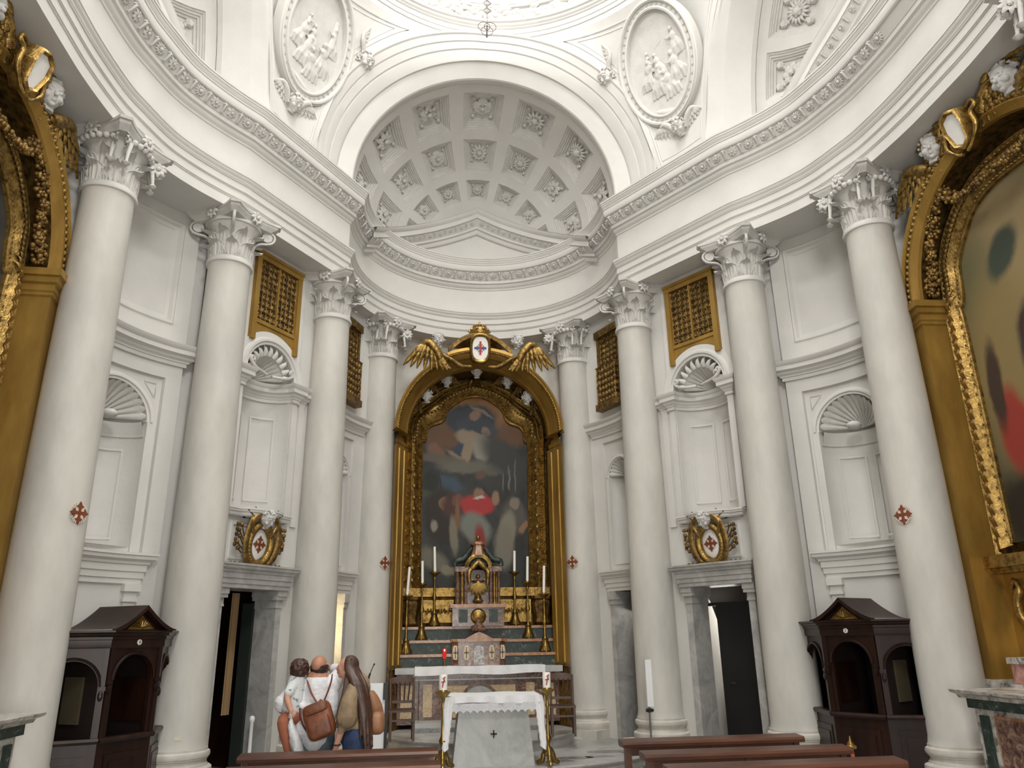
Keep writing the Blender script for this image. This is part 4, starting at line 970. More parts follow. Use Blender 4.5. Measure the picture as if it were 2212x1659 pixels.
for s in (-1, 1):
    obj('raised_arch_block', MB().strip(ringrows([(1.62, 13.75), (1.62, 13.56), (1.56, 13.55), (1.50, 13.60), (1.44, 13.68), (1.44, 13.78)], 8, pi / 2 + s * .13, pi / 2 + s * .40), cap=True), GOLDFLAT, aed, 25)
    eb = MB()
    for k in range(12): a = pi / 2 + s * lerp(.14, .39, k / 11); eb.ell((1.53 * cos(a), 13.575, ZA + 1.53 * sin(a)), (.02, .022, .02), 6, 4)
    obj('egg_moulding', eb, GOLD, aed, 60, kind='stuff')
    # gilded wings and the scrolls they rest on
    Mw = T_((s * .74, 13.60, 6.80)) @ Rx(pi / 2) @ Rz(s * .10) @ Sc(s * .66, .86, .8); inst('wing', WING_G, Mw, aed)
    obj('wing_scroll', MB().tube(cr([(s * .17, 13.60, 6.66), (s * .36, 13.56, 6.66), (s * .58, 13.55, 6.80), (s * .80, 13.57, 6.93)], 5), [.035] * 5 + [.045] * 5 + [.04] * 4 + [.035, .03], 8), GOLDDARK, aed, 60)
    obj('canopy_hood', MB().strip([[(s * x, 13.86, 7.38 - .9 * x * x - .02), (s * x, 13.62, 7.38 - .9 * x * x), (s * x, 13.55, 7.35 - .9 * x * x), (s * x, 13.56, 7.27 - 1.0 * x * x), (s * x, 13.62, 7.20 - 1.0 * x * x + .2 * x), (s * x, 13.86, 7.12)] for x in np.linspace(0, .60, 13)], cap=True), GOLDDARK, aed, 40)
    for (x, y, z, sc, ty) in ((.785, 13.98, 7.335, .135, -s * .4), (.60, 14.30, 6.60, .115, 0), (.99, 14.25, 6.26, .12, -s * .35)):
        inst('cherub_head', CH_G, look((s * x, y, z), (-s * .2 * (x < .7) - ty * .6, -1, -.25)) @ Sc(sc), aed, label='grey white cherub head')
    for (x, z, rot) in ((.80, 6.50, .3), (1.12, 6.12, .8), (.40, 6.68, .1)): inst('wing', WING_D, T_((s * x, 14.55, z)) @ Rx(pi / 2) @ Rz(s * rot) @ Sc(s * .38, .32, .4), aed)
inst('cherub_head', CH_G, look((-.02, 14.12, 6.74), (0, -1, -.3)) @ Sc(.115), aed, label='grey white cherub head')
# cartouche with the blue and red cross
cart = MB()
def quat(r, n=48):
    pts = []
    for i in range(n):
        a = 2 * pi * i / n; q = 1 - .05 * cos(4 * a); pts.append((r * .66 * q * cos(a), r * .98 * q * sin(a)))
    return pts
Mc = look((0, 13.50, 7.0), (0, -1, -.22))
cf = MB(); rows = []
for i in range(48):
    rr = []
    for d, h in ((0, 0), (0, .03), (.02, .045), (.045, .06), (.07, .05), (.085, .0), (.085, -.12)): q = quat(.235 + d)[i]; rr.append((q[0], q[1], h))
    rows.append(rr)
cf.strip(rows, True); cfo = inst('cartouche', mesh_of('cartouche', cf, GOLD, 50), Mc, aed)
pl = inst('plate', mesh_of('plate', MB().prism(quat(.24), .0, .022), PLATE, 30), Mc, cfo)
BLUE = mat('blue_enamel', (.03, .06, .30), .5); RED = mat('red_enamel', (.42, .03, .03), .5); BRN = mat('brown_enamel', (.30, .15, .04), .5)
inst('red_bar', mesh_of('red_bar', MB().box(-.02, .02, -.13, .13, .022, .03), RED, 0), Mc, pl); inst('blue_bar', mesh_of('blue_bar', MB().box(-.115, .115, -.02, .02, .022, .028), BLUE, 0), Mc, pl)
fl_ = MB()
for i in range(4):
    for k in (-1, 1): a = pi / 4 + i * pi / 2 + k * .28; fl_.prism([(.03 * cos(a), .03 * sin(a)), (.07 * cos(a - .16), .075 * sin(a - .16)), (.085 * cos(a), .095 * sin(a)), (.07 * cos(a + .16), .075 * sin(a + .16))], .022, .029)
inst('rays', mesh_of('rays', fl_, BRN, 0), Mc, pl)
crn = MB().lathe([(.19, 0), (.20, .02), (.20, .06), (.185, .07), (.19, .10), (.16, .16), (.09, .20), (.03, .215), (.02, .23), (.03, .25), (0, .27)], 24)
for i in range(10): a = 2 * pi * i / 10; crn.ell((.195 * cos(a), .195 * sin(a), .10), .028, 6, 5); crn.tube([(.19 * cos(a), .19 * sin(a), .09), (.15 * cos(a), .15 * sin(a), .185), (.03 * cos(a), .03 * sin(a), .225)], .012, 5)
crn.box(-.008, .008, -.008, .008, .26, .33); crn.box(-.03, .03, -.008, .008, .285, .30)
inst('crown', mesh_of('crown', crn, GOLD, 40), T_((0, 13.72, 7.33)), aed)
obj('back_panel', MB().box(-1.6, 1.6, 14.99, 15.02, 1.2, 7.05), GOLDDARK, aed, 0)
# ------------------------------------------------------------------ framed altar painting
def sym(half): return half + [(-x, z) for x, z in reversed(half[:-1])]
def rs(pts, n):
    P = np.array(pts); L = np.concatenate([[0], np.cumsum(np.linalg.norm(np.diff(P, axis=0), axis=1))]); return [tuple(float(np.interp(t * L[-1], L, P[:, k])) for k in (0, 1)) for t in np.linspace(0, 1, n)]
pin = rs([(1.03, 2.66), (1.045, 5.46)], 14)[:-1] + rs(cr([(1.05, 5.49), (.975, 5.51)], 2) + cr([(.965, 5.60), (.955, 5.73), (.865, 5.83), (.69, 5.89), (.595, 5.99), (.547, 6.15), (.42, 6.28), (.20, 6.41), (0, 6.45)], 4), 26)
pout = rs([(1.40, 2.60), (1.40, 5.60)], 14)[:-1] + rs(cr([(1.41, 5.62), (1.39, 5.90), (1.33, 6.09), (1.195, 6.27), (1.10, 6.35), (.90, 6.46), (.655, 6.62), (.405, 6.71), (.2, 6.79), (0, 6.85)], 4), 26)
IN, OUT = sym(pin), sym(pout)
fp_ = thing('framed_painting', (0, 14.9, 2.5), 'large altar painting of heavenly figures over kneeling saints in a scroll-topped gilded frame', 'painting')
PRF = [(0, 0), (0, .06), (.06, .075), (.10, .04), (.16, .03), (.28, .07), (.45, .13), (.60, .12), (.72, .06), (.78, .05), (.84, .08), (.92, .10), (.97, .07), (1, .05), (1, -.06)]
obj('frame', MB().strip([[(lerp(a[0], b[0], t), 14.90 - h, lerp(a[1], b[1], t)) for t, h in PRF] for a, b in zip(IN, OUT)]), GOLD, fp_, 40)
bot = MB().box(-1.45, 1.45, 14.60, 14.93, 2.50, 2.56); bot.box(-1.40, 1.40, 14.68, 14.93, 2.56, 2.66); obj('frame_foot', bot, GOLD, fp_, 0)
for i in range(1, len(IN) - 1):
    a, b = np.array(IN[i]), np.array(OUT[i]); c = a * .5 + b * .5; d = np.array(IN[i + 1]) - np.array(IN[i - 1]); an = math.atan2(d[1], d[0])
    for k, (t, sc) in enumerate(((.45, .11), (.13, .05), (.84, .055))):
        q = a * (1 - t) + b * t; inst('frame_leaf', GLFG, T_((q[0], 14.90 - (.13, .06, .09)[k], q[1])) @ Rx(pi / 2) @ Rz(an - pi / 2) @ Sc(sc * .8, sc, sc * 1.2), fp_)
rsd = MB()
for i in range(300):
    t = i / 300 * (len(IN) - 1); k = int(t); f = t - k; q = [lerp(lerp(IN[k][j], IN[k + 1][j], f), lerp(OUT[k][j], OUT[k + 1][j], f), .68) for j in (0, 1)]; rsd.ell((q[0], 14.82, q[1]), .014, 5, 4)
obj('bead_moulding', rsd, GOLD, fp_, 60, kind='stuff')
obj('keystone_rosette', MB().tube(cr([(-.13, 14.72, 6.62), (-.08, 14.70, 6.75), (0, 14.68, 6.70), (.08, 14.70, 6.75), (.13, 14.72, 6.62)], 4), .04, 6), GOLDDARK, fp_, 60)
PA = painting('altar_painting', ((.012, .013, .012), (.035, .036, .032)), [
    (.5, .93, .62, .13, 0, (.24, .115, .04), .55), (.12, .80, .3, .07, .2, (.12, .055, .02), .6), (.9, .81, .3, .08, -.2, (.13, .06, .024), .6),
    (.45, .88, .26, .085, 0, (.02, .025, .032), .25), (.52, .83, .20, .06, .1, (.03, .04, .055), .3), (.5, .90, .055, .03, 0, (.22, .13, .08), .3), (.56, .925, .12, .012, .3, (.16, .14, .11), .6),
    (.40, .72, .16, .05, -.5, (.02, .035, .07), .4), (.48, .77, .17, .045, .15, (.26, .20, .13), .3), (.42, .695, .045, .07, .8, (.25, .19, .12), .3), (.56, .72, .09, .07, .1, (.24, .22, .18), .35), (.38, .65, .16, .016, .35, (.22, .15, .09), .4), (.60, .81, .05, .025, .3, (.20, .14, .10), .3),
    (.13, .70, .09, .04, .3, (.17, .08, .045), .4), (.2, .655, .24, .03, .1, (.10, .085, .065), .5), (.42, .62, .26, .035, 0, (.12, .11, .085), .5), (.68, .60, .12, .025, 0, (.09, .08, .06), .6), (.55, .575, .05, .025, 0, (.10, .055, .04), .5), (.80, .66, .25, .09, .4, (.035, .037, .034), .6),
    (.17, .53, .22, .05, .1, (.035, .06, .085), .5), (.08, .54, .09, .06, 0, (.012, .014, .008), .5), (.05, .47, .12, .02, 0, (.04, .05, .025), .5), (.17, .54, .006, .07, -.3, (.02, .012, .008), .4),
    (.19, .36, .17, .15, .1, (.018, .012, .008), .3), (.21, .425, .045, .03, 0, (.17, .09, .045), .3), (.30, .41, .10, .07, 0, (.05, .018, .012), .4), (.33, .44, .05, .035, 0, (.12, .045, .03), .5),
    (.52, .415, .16, .06, 0, (.30, .022, .02), .25), (.53, .475, .05, .033, 0, (.20, .11, .065), .3), (.53, .452, .05, .008, 0, (.4, .36, .3), .5), (.69, .455, .035, .04, -.6, (.22, .13, .08), .35), (.50, .30, .15, .075, .2, (.14, .15, .125), .35), (.55, .24, .05, .08, -.3, (.20, .02, .018), .45), (.33, .35, .02, .1, 0, (.16, .07, .035), .5),
    (.86, .36, .12, .09, .2, (.07, .06, .05), .4), (.87, .425, .05, .03, 0, (.17, .14, .11), .35), (.80, .29, .075, .10, .2, (.17, .155, .11), .35), (.77, .20, .09, .11, .15, (.15, .14, .105), .4), (.95, .31, .05, .02, -.5, (.20, .11, .06), .4), (.30, .26, .04, .10, -.2, (.15, .135, .095), .4), (.12, .14, .14, .05, .3, (.12, .11, .08), .5), (.25, .09, .07, .02, 0, (.17, .15, .1), .4), (.12, .31, .03, .03, 0, (.2, .18, .14), .5),
    (.82, .56, .008, .07, 0, (.12, .115, .1), .3), (.88, .57, .008, .09, 0, (.12, .115, .1), .3), (.76, .54, .008, .05, 0, (.11, .1, .09), .3)], noise=.06)
cm = MB(); cm.add([(x, 14.905, z) for x, z in IN], [tuple(range(len(IN)))]); cm.add([(x, 14.94, z) for x, z in IN], [tuple(range(len(IN)))])
obj('canvas', cm, PA, fp_, 0)
# ------------------------------------------------------------------ altar table and shelves
alt = thing('high_altar', (0, 14.2, .33), 'high altar of red breccia, green and orange marble with stepped shelves', 'altar')
obj('mensa', MB().box(-1.43, 1.43, 13.78, 14.7, 1.20, 1.30), WHITEM, alt, 0); obj('mensa_moulding', MB().box(-1.40, 1.40, 13.84, 14.7, 1.11, 1.20), BRECCIA, alt, 0); obj('mensa_fillet', MB().box(-1.41, 1.41, 13.82, 14.7, 1.095, 1.112), WHITEM, alt, 0)
ant = obj('altar_front', MB().box(-1.02, 1.02, 13.92, 14.7, .47, 1.10), BRECCIA, alt, 0)
for x0, x1 in ((-.95, -.80), (.80, .95)): obj('alabaster_strip', MB().box(x0, x1, 13.905, 13.93, .52, 1.03), ALAB, ant, 0)
obj('alabaster_panel', MB().box(-.62, .62, 13.91, 13.93, .50, 1.0), ALAB, ant, 0)
obj('roundel_rim', MB().strip([[(r * cos(a), y, .72 + r * sin(a)) for r, y in ((.33, 13.92), (.33, 13.88), (.28, 13.88), (.28, 13.92))] for a in np.linspace(0, 2 * pi, 41)]), BRECCIA, ant, 30)
obj('roundel', MB().prism([(.285 * cos(a), .72 + .285 * sin(a)) for a in np.linspace(0, 2 * pi, 36, endpoint=False)], 13.895, 13.92, 'y'), WHITEM, ant, 0)
obj('side_panel', MB().box(-1.40, -1.03, 13.98, 14.7, .40, 1.10), BRECCIA, alt, 0); obj('side_panel', MB().box(1.03, 1.40, 13.98, 14.7, .40, 1.10), BRECCIA, alt, 0)
for x0 in (-1.33, 1.12): obj('alabaster_strip', MB().box(x0, x0 + .2, 13.965, 13.99, .5, 1.02), ALAB, alt, 0)
obj('altar_step', MB().box(-1.10, 1.10, 13.45, 13.98, .33, .47), WHITEM, alt, 0); obj('kneeling_step', MB().box(-1.10, 1.10, 13.40, 13.60, .33, .40), DARKFL, alt, 0)
for (z0, z1, y0) in ((1.30, 1.51, 14.10), (1.51, 1.74, 14.24), (1.74, 1.97, 14.38)):
    sh = obj('shelf_riser', MB().box(-1.42, 1.42, y0, 14.75, z0, z1 - .035), GREENM, alt, 0); obj('shelf_ledge', MB().box(-1.45, 1.45, y0 - .04, 14.75, z1 - .045, z1), ORANGEM, alt, 0)
for s in (-1, 1):
    obj('console', MB().lathe([(.13, 2.0), (.16, 2.03), (.14, 2.10), (.17, 2.25), (.19, 2.38), (.17, 2.42), (.20, 2.45), (.20, 2.50)], 8, (s * 1.22, 14.66, 0)), GOLDDARK, alt, 40)
    obj('predella_panel', MB().box(min(s * .42, s * 1.02), max(s * .42, s * 1.02), 14.62, 14.9, 2.04, 2.44), GOLD, alt, 0)
    orn = MB()
    for k in range(14): orn.tube([(s * (.47 + .035 * k), 14.60, 2.24 + .05 * sin(k * 1.7)), (s * (.49 + .035 * k), 14.585, 2.24 - .05 * sin(k * 1.7))], .018, 5)
    obj('scroll_relief', orn, GOLDDARK, alt, 60)
# upper tabernacle
tab = thing('tabernacle_temple', (0, 14.3, 1.97), 'small domed temple tabernacle with paired columns and a gilded statue, on the altar shelves', 'tabernacle')
obj('pedestal', MB().box(-.46, .46, 14.12, 14.7, 1.97, 2.28), BRECCIA, tab, 0)
for s in (-1, 1): obj('pedestal_panel', MB().box(s * .27 - .08, s * .27 + .08, 14.105, 14.13, 2.03, 2.25), GREENM, tab, 0)
obj('gilded_shield', MB().lathe([(0, -.06), (.1, -.05), (.135, -.02), (.14, 0)], 16, (0, 0, 0)).map(lambda x, y, z: (x, 14.12 + z * 1, 2.13 + y)), GOLD, tab, 50)
obj('pedestal_cornice', MB().box(-.50, .50, 14.06, 14.7, 2.28, 2.34), ORANGEM, tab, 0)
for s in (-1, 1):
    for k, (x, y) in enumerate(((.375, 14.12), (.29, 14.06), (.225, 14.05), (.345, 14.22))): obj('small_column', MB().lathe([(.035, 2.34), (.035, 2.37), (.026, 2.39), (.024, 2.83), (.035, 2.86), (.04, 2.90)], 12, (s * x, y + .04, 0)), (BRECCIA, GOLD, BRECCIA, GOLD)[k], tab, 40)
    sc_ = MB().tube(cr([(s * .42, 14.12, 3.0), (s * .40, 14.12, 3.09), (s * .27, 14.12, 3.13), (s * .19, 14.12, 3.24), (s * .12, 14.12, 3.33)], 5), [.045] * 5 + [.055] * 8 + [.04] * 8, 8); obj('dome_scroll', sc_, GREENM, tab, 60)
    obj('entablature', MB().box(min(s * .17, s * .42), max(s * .17, s * .42), 14.03, 14.5, 2.90, 2.99), BRECCIA, tab, 0)
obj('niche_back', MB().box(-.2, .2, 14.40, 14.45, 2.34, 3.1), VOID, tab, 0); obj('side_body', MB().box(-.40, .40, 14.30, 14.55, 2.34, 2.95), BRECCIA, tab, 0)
obj('niche_arch', MB().strip([[(r * cos(a), y, 2.97 + r * sin(a)) for r, y in ((.19, 14.3), (.18, 14.03), (.22, 14.02), (.25, 14.03), (.26, 14.3))] for a in np.linspace(0, pi, 25)]), GOLD, tab, 30)
obj('dome', MB().lathe([(.30, 3.02), (.27, 3.12), (.17, 3.24), (.12, 3.34), (.11, 3.36), (.13, 3.37), (.13, 3.41), (.05, 3.42), (.03, 3.46), (.02, 3.48)], 8, (0, 14.3, 0)), GREENM, tab, 30)
obj('dome_front', MB().lathe([(.13, 3.19), (.10, 3.28), (.09, 3.38), (.12, 3.385), (.12, 3.43), (.04, 3.44)], 6, (0, 14.12, 0)), ORANGEM, tab, 30)
obj('ball', MB().ell((0, 14.15, 3.52), .042, 12, 8), GOLD, tab, 60); obj('ball_stem', MB().lathe([(.035, 3.43), (.012, 3.46), (.02, 3.49)], 8, (0, 14.15, 0)), GOLD, tab, 40)
stt = MB().lathe([(.07, 2.36), (.10, 2.40), (.06, 2.44), (.05, 2.50), (.06, 2.62), (.055, 2.72), (.03, 2.76)], 12, (0, 14.16, 0)); stt.ell((0, 14.14, 2.82), .04, 10, 8)
for s in (-1, 1): stt.tube([(s * .04, 14.14, 2.73), (s * .10, 14.10, 2.74), (s * .11, 14.06, 2.76)], .018, 6)
obj('statue', stt, GOLD, tab, 60)
for i in range(13):
    a = lerp(-1.1, 1.1, i / 12); inst('skirt_ray', GLFG, T_((0, 14.06, 2.70)) @ Rx(pi / 2) @ Rz(pi + a) @ Sc(.10, .20 + .03 * (i % 2), .1), tab)
cur_ = MB()
for s in (-1, 1): cur_.tube(cr([(0, 14.04, 3.08), (s * .10, 14.03, 2.98), (s * .17, 14.04, 2.90), (s * .16, 14.04, 2.68)], 4), [.05] * 5 + [.04] * 5 + [.03, .025, .02], 6)
obj('curtain', cur_, GOLD, tab, 60)
# lower tabernacle with the silver door
lt = thing('lower_tabernacle', (0, 14.0, 1.30), 'red breccia tabernacle with a silver door and oval cross panels, on the altar table', 'tabernacle')
bx_ = [(-.47, 14.2), (-.47, 14.05), (-.36, 13.95), (.36, 13.95), (.47, 14.05), (.47, 14.2)]
obj('body', MB().prism(bx_, 1.30, 1.71), BRECCIA, lt, 0); obj('cornice', MB().prism([(x * 1.05, y - .03) for x, y in bx_], 1.71, 1.755), ORANGEM, lt, 0)
obj('gable', MB().prism([(-.24, 1.755), (.24, 1.755), (.08, 1.84), (0, 1.87), (-.08, 1.84)], 13.95, 14.15, 'y'), ORANGEM, lt, 0)
obj('spire', MB().lathe([(.16, 1.88), (.17, 1.91), (.13, 1.92), (.10, 1.97), (.04, 2.03), (.012, 2.10)], 8, (0, 14.08, 0)), BRECCIA, lt, 30)
SILV = mat('silver', (.55, .54, .52), .3, .9, scale=20, col2=(.2, .19, .18), bump=.5, bscale=60)
obj('silver_door', MB().prism([(-.09, 1.33), (.09, 1.33), (.09, 1.58), (.06, 1.63), (-.06, 1.63), (-.09, 1.58)], 13.935, 13.955, 'y'), SILV, lt, 0)
for x in (-.41, -.22, .22, .41):
    y = 13.945 if abs(x) < .36 else 13.975; ovp = obj('oval_panel', MB().prism([(x + .05 * cos(a), 1.53 + .115 * max(-1, min(1, 1.15 * sin(a)))) for a in np.linspace(0, 2 * pi, 24, endpoint=False)], y - .01, y + .03, 'y'), ALAB, lt, 0)
    cx_ = MB().box(x - .006, x + .006, y - .016, y, 1.44, 1.62); cx_.box(x - .04, x + .04, y - .016, y, 1.52, 1.534); obj('inlaid_cross', cx_, BLACK, ovp, 0)
# ------------------------------------------------------------------ candlesticks
def stick_prof(h): return [(.10, .0), (.105, .02), (.085, .05), (.07, .12), (.05, .17), (.062, .20), (.03, .23), (.022, .28), (.018, .40 * h / .98 + .05), (.03, .46 * h), (.042, .52 * h), (.024, .58 * h), (.016, .66 * h), (.014, .84 * h), (.028, .87 * h), (.016, .90 * h), (.06, .95 * h), (.10, .965 * h), (.104, .98 * h), (.03, .985 * h), (.026, h)]
def candlestick(x, y, z, hs, hc, tilt, label):
    t = thing('candlestick', (x, y, z), label, 'candlestick', 'six brass candlesticks on the altar shelves')
    b = obj('stick', MB().lathe(stick_prof(hs), 20, (x, y, z + .02)), BRASS, t, 50)
    for i in range(3): a = 2 * pi * i / 3 + .5; obj('foot', MB().tube([(x + .075 * cos(a), y + .075 * sin(a), z + .10), (x + .105 * cos(a), y + .105 * sin(a), z + .04), (x + .115 * cos(a), y + .115 * sin(a), z)], [.02, .022, .016], 6), BRASS, t, 60)
    top = z + .02 + hs; obj('candle', MB().tube([(x, y, top), (x + tilt * hc, y, top + hc)], [.026, .024], 12), WAX, t, 50, label='white candle')
nmz = {0: 'on the lowest green shelf', 1: 'on the middle green shelf', 2: 'on the top green shelf'}
for s, rows_ in ((-1, ((1.265, 2.52, 3.0, .06), (1.0, 2.73, 3.12, -.02), (.775, 2.94, 3.39, -.03))), (1, ((1.20, 2.53, 3.01, .04), (.92, 2.75, 3.19, .03), (.70, 2.94, 3.31, .02)))):
    for k, (x, zc_, zt_, tl) in enumerate(rows_):
        y, z = (14.18, 14.32, 14.46)[k], (1.51, 1.74, 1.97)[k]; candlestick(s * x, y, z, zc_ - z - .02, zt_ - zc_, tl, 'tall brass candlestick with a white candle ' + nmz[k] + (', red lamp side' if s < 0 else ', opposite the lamp'))
# vigil lamp
REDG = mat('red_glass', (.70, .02, .015), .2, var=.05, emis=.45); FLM = mat('lamp_flame', (1, .45, .25), .5, emis=5.)
vg = thing('vigil_lamp', (-.60, 13.88, 1.32), 'small red glass vigil lamp on a thin stem on the altar cloth', 'lamp')
obj('stem', MB().lathe([(.045, 1.32), (.045, 1.33), (.008, 1.34), (.008, 1.43), (.03, 1.44)], 12, (-.60, 13.88, 0)), BRASS, vg, 40)
obj('glass', MB().lathe([(.025, 1.44), (.032, 1.45), (.036, 1.60), (.034, 1.60), (.03, 1.46)], 14, (-.60, 13.88, 0)), REDG, vg, 50)
obj('flame', MB().ell((-.60, 13.85, 1.575), (.012, .012, .02), 8, 6), FLM, vg, 60)
# altar cloth
def cloth(x0, x1, y0, y1, z, front, wav=.008, nx=60):
    mb = MB()
    def fn(u, v):
        x = lerp(x0, x1, u)
        if v < .5: return (x, lerp(y1, y0, v * 2), z + .004 * sin(x * 9))
        k = (v - .5) * 2; return (x, y0 - .012 - .012 * sin(x * 23) * k, z - front * k - .012 * sin(x * 5) * k)
    mb.grid(fn, nx, 16); return mb
ac = thing('altar_cloth', (0, 13.9, 1.31), 'long white linen cloth over the high altar table', 'cloth')
obj('top_cloth', cloth(-1.10, 1.12, 13.76, 14.08, 1.315, .13), LINEN, ac, 60)
obj('hanging_corner', MB().grid(lambda u, v: (-1.10 - .05 * v, lerp(13.75, 14.02, u) + .02 * sin(v * 6), 1.315 - .22 * v - .04 * u * v), 8, 8), LINEN, ac, 60)
# ------------------------------------------------------------------ free-standing altar
fa = thing('free_standing_altar', (-.015, 11.35, .15), 'pale marble altar block with a small black cross and tapering front', 'altar')
X0 = -.015
bd = MB().add([(X0 - .548, 11.10, .15), (X0 + .548, 11.10, .15), (X0 + .548, 11.60, .15), (X0 - .548, 11.60, .15), (X0 - .455, 11.12, .97), (X0 + .455, 11.12, .97), (X0 + .455, 11.58, .97), (X0 - .455, 11.58, .97)], [(0, 1, 5, 4), (1, 2, 6, 5), (2, 3, 7, 6), (3, 0, 4, 7), (4, 5, 6, 7)])
obj('body', bd, WHITEM, fa, 0); obj('table_top', MB().box(X0 - .62, X0 + .62, 11.02, 11.72, .97, 1.02), WHITEM, fa, 0)
xc = MB().box(X0 - .042, X0 + .042, 11.085, 11.112, .538, .556); xc.box(X0 - .009, X0 + .009, 11.085, 11.112, .50, .594); obj('black_cross', xc, BLACK, fa, 0)
cl = thing('altar_cloth', (X0, 11.3, 1.025), 'white linen cloth with a lace hem over the free-standing altar', 'cloth')
LACE = mat('lace', (.74, .74, .77), .9, var=.12, scale=60, bump=.5, bscale=120)
obj('top_cloth', cloth(X0 - .645, X0 + .645, 11.0, 11.74, 1.028, .09), LINEN, cl, 60)
def scal(u, n): return .034 * abs(sin(u * n * pi))
obj('lace_hem', MB().grid(lambda u, v: (lerp(X0 - .60, X0 + .60, u), 10.985 - .006 * sin(u * 40), lerp(.94, .845 - .03 + scal(u, 13), v)), 78, 6), LACE, cl, 60)
for s in (-1, 1):
    obj('side_drop', MB().grid(lambda u, v: (X0 + s * (.65 + .035 * sin(v * 2.2) + .012 * sin(u * 14) * v), lerp(10.985, 11.74, u), 1.028 - (.64 + .05 * sin(u * 5)) * v - .022 * abs(sin(u * 8 * pi)) * (v > .95)), 60, 14), LINEN, cl, 60)
    obj('front_fold', MB().grid(lambda u, v: (X0 + s * lerp(.655 + .035 * sin(v * 2.2) + .01 * sin(v * 9), .535 + .07 * v + .008 * abs(sin(v * 22)), u), 10.98 - .03 * sin(u * pi) * v - .012 * sin(u * 9), 1.02 - lerp(.68, .60, u) * v - .02 * u * v), 14, 26), LINEN, cl, 60)
# ------------------------------------------------------------------ pair of tall candlesticks beside it
def pillar_stick(x, label):
    t = thing('floor_candlestick', (x, 11.0, .15), label, 'candlestick', 'floor candlesticks beside the free-standing altar')
    pr = [(.06, .12), (.07, .16), (.03, .20), (.024, .26), (.04, .30), (.05, .34), (.026, .40), (.02, .50), (.018, .72), (.03, .75), (.018, .78), (.025, .86), (.07, .90), (.105, .93), (.11, .945), (.06, .95), (.055, .965)]
    obj('stem', MB().lathe([(r, z + .15) for r, z in pr], 20, (x, 11.0, 0)), BRASS, t, 50)
    for i in range(3): a = 2 * pi * i / 3 - pi / 2; obj('foot', MB().tube(cr([(x + .03 * cos(a), 11 + .03 * sin(a), .36), (x + .07 * cos(a), 11 + .07 * sin(a), .30), (x + .09 * cos(a), 11 + .09 * sin(a), .22), (x + .15 * cos(a), 11 + .15 * sin(a), .19), (x + .16 * cos(a), 11 + .16 * sin(a), .165)], 4), [.03] * 5 + [.035] * 5 + [.03] * 5 + [.02, .015], 8), BRASS, t, 60)
    c = obj('candle', MB().lathe([(.055, 1.115), (.055, 1.30), (.05, 1.31), (0, 1.305)], 20, (x, 11.0, 0)), WAX, t, 40, label='thick white candle')
    rb = MB(); rb.tube([(x - .004, 10.942, 1.27), (x + .012, 10.941, 1.24), (x - .004, 10.942, 1.20), (x - .012, 10.943, 1.15)], .008, 5); rb.tube([(x - .028, 10.945, 1.215), (x + .026, 10.945, 1.225)], .007, 5); rb.tube([(x + .008, 10.942, 1.27), (x + .02, 10.942, 1.285), (x + .024, 10.943, 1.26)], .006, 5)
    obj('red_ribbon_cross', rb, RED, c, 60)
pillar_stick(-.70, 'brass floor candlestick with a thick candle at the altar end near the kneeling bench tip'); pillar_stick(.705, 'brass floor candlestick with a thick candle on the patterned marble side of the altar')
# ------------------------------------------------------------------ chairs
def chair(x, y, z, rz, label):
    M = T_((x, y, z)) @ Rz(rz); t = thing('wooden_chair', None, label, 'chair', 'slat-back chairs beside the high altar', M=M)
    def add(n, mb, sm=30): return inst(n, mesh_of(n, mb, WOODC, sm), M, t)
    add('seat', MB().box(-.195, .195, -.20, .19, .40, .43))
    for sx in (-1, 1):
        add('leg', MB().box(sx * .17 - .018, sx * .17 + .018, -.19, -.155, 0, .40))
        add('back_post', MB().tube([(sx * .17, .17, 0), (sx * .17, .17, .42), (sx * .175, .20, .65), (sx * .18, .24, .86)], [.02, .02, .018, .016], 6))
        add('side_stretcher', MB().box(sx * .17 - .01, sx * .17 + .01, -.17, .17, .14, .165))
        add('side_stretcher', MB().box(sx * .17 - .01, sx * .17 + .01, -.17, .17, .25, .275))
    add('front_stretcher', MB().box(-.17, .17, -.18, -.16, .27, .30))
    add('top_rail', MB().grid(lambda u, v: (lerp(-.19, .19, u), .235 + .015 * cos((u - .5) * pi), .78 + v * (.08 + .03 * sin(u * pi))), 10, 2).grid(lambda u, v: (lerp(-.19, .19, u), .255 + .015 * cos((u - .5) * pi), .78 + v * (.08 + .03 * sin(u * pi))), 10, 2), 50)
    add('lower_rail', MB().box(-.17, .17, .19, .21, .50, .54))
    for k in range(4): xx = -.105 + .07 * k; add('slat', MB().tube([(xx * .85, .20, .53), (xx, .22, .66), (xx * 1.1, .24, .80)], [.013, .013, .013], 5))
    return t
chair(-1.27, 12.62, .33, .05, 'dark wooden slat-back chair beside the altar near the white panel stand'); chair(1.20, 12.62, .33, -.12, 'dark wooden slat-back chair beside the altar near the loudspeaker stand')
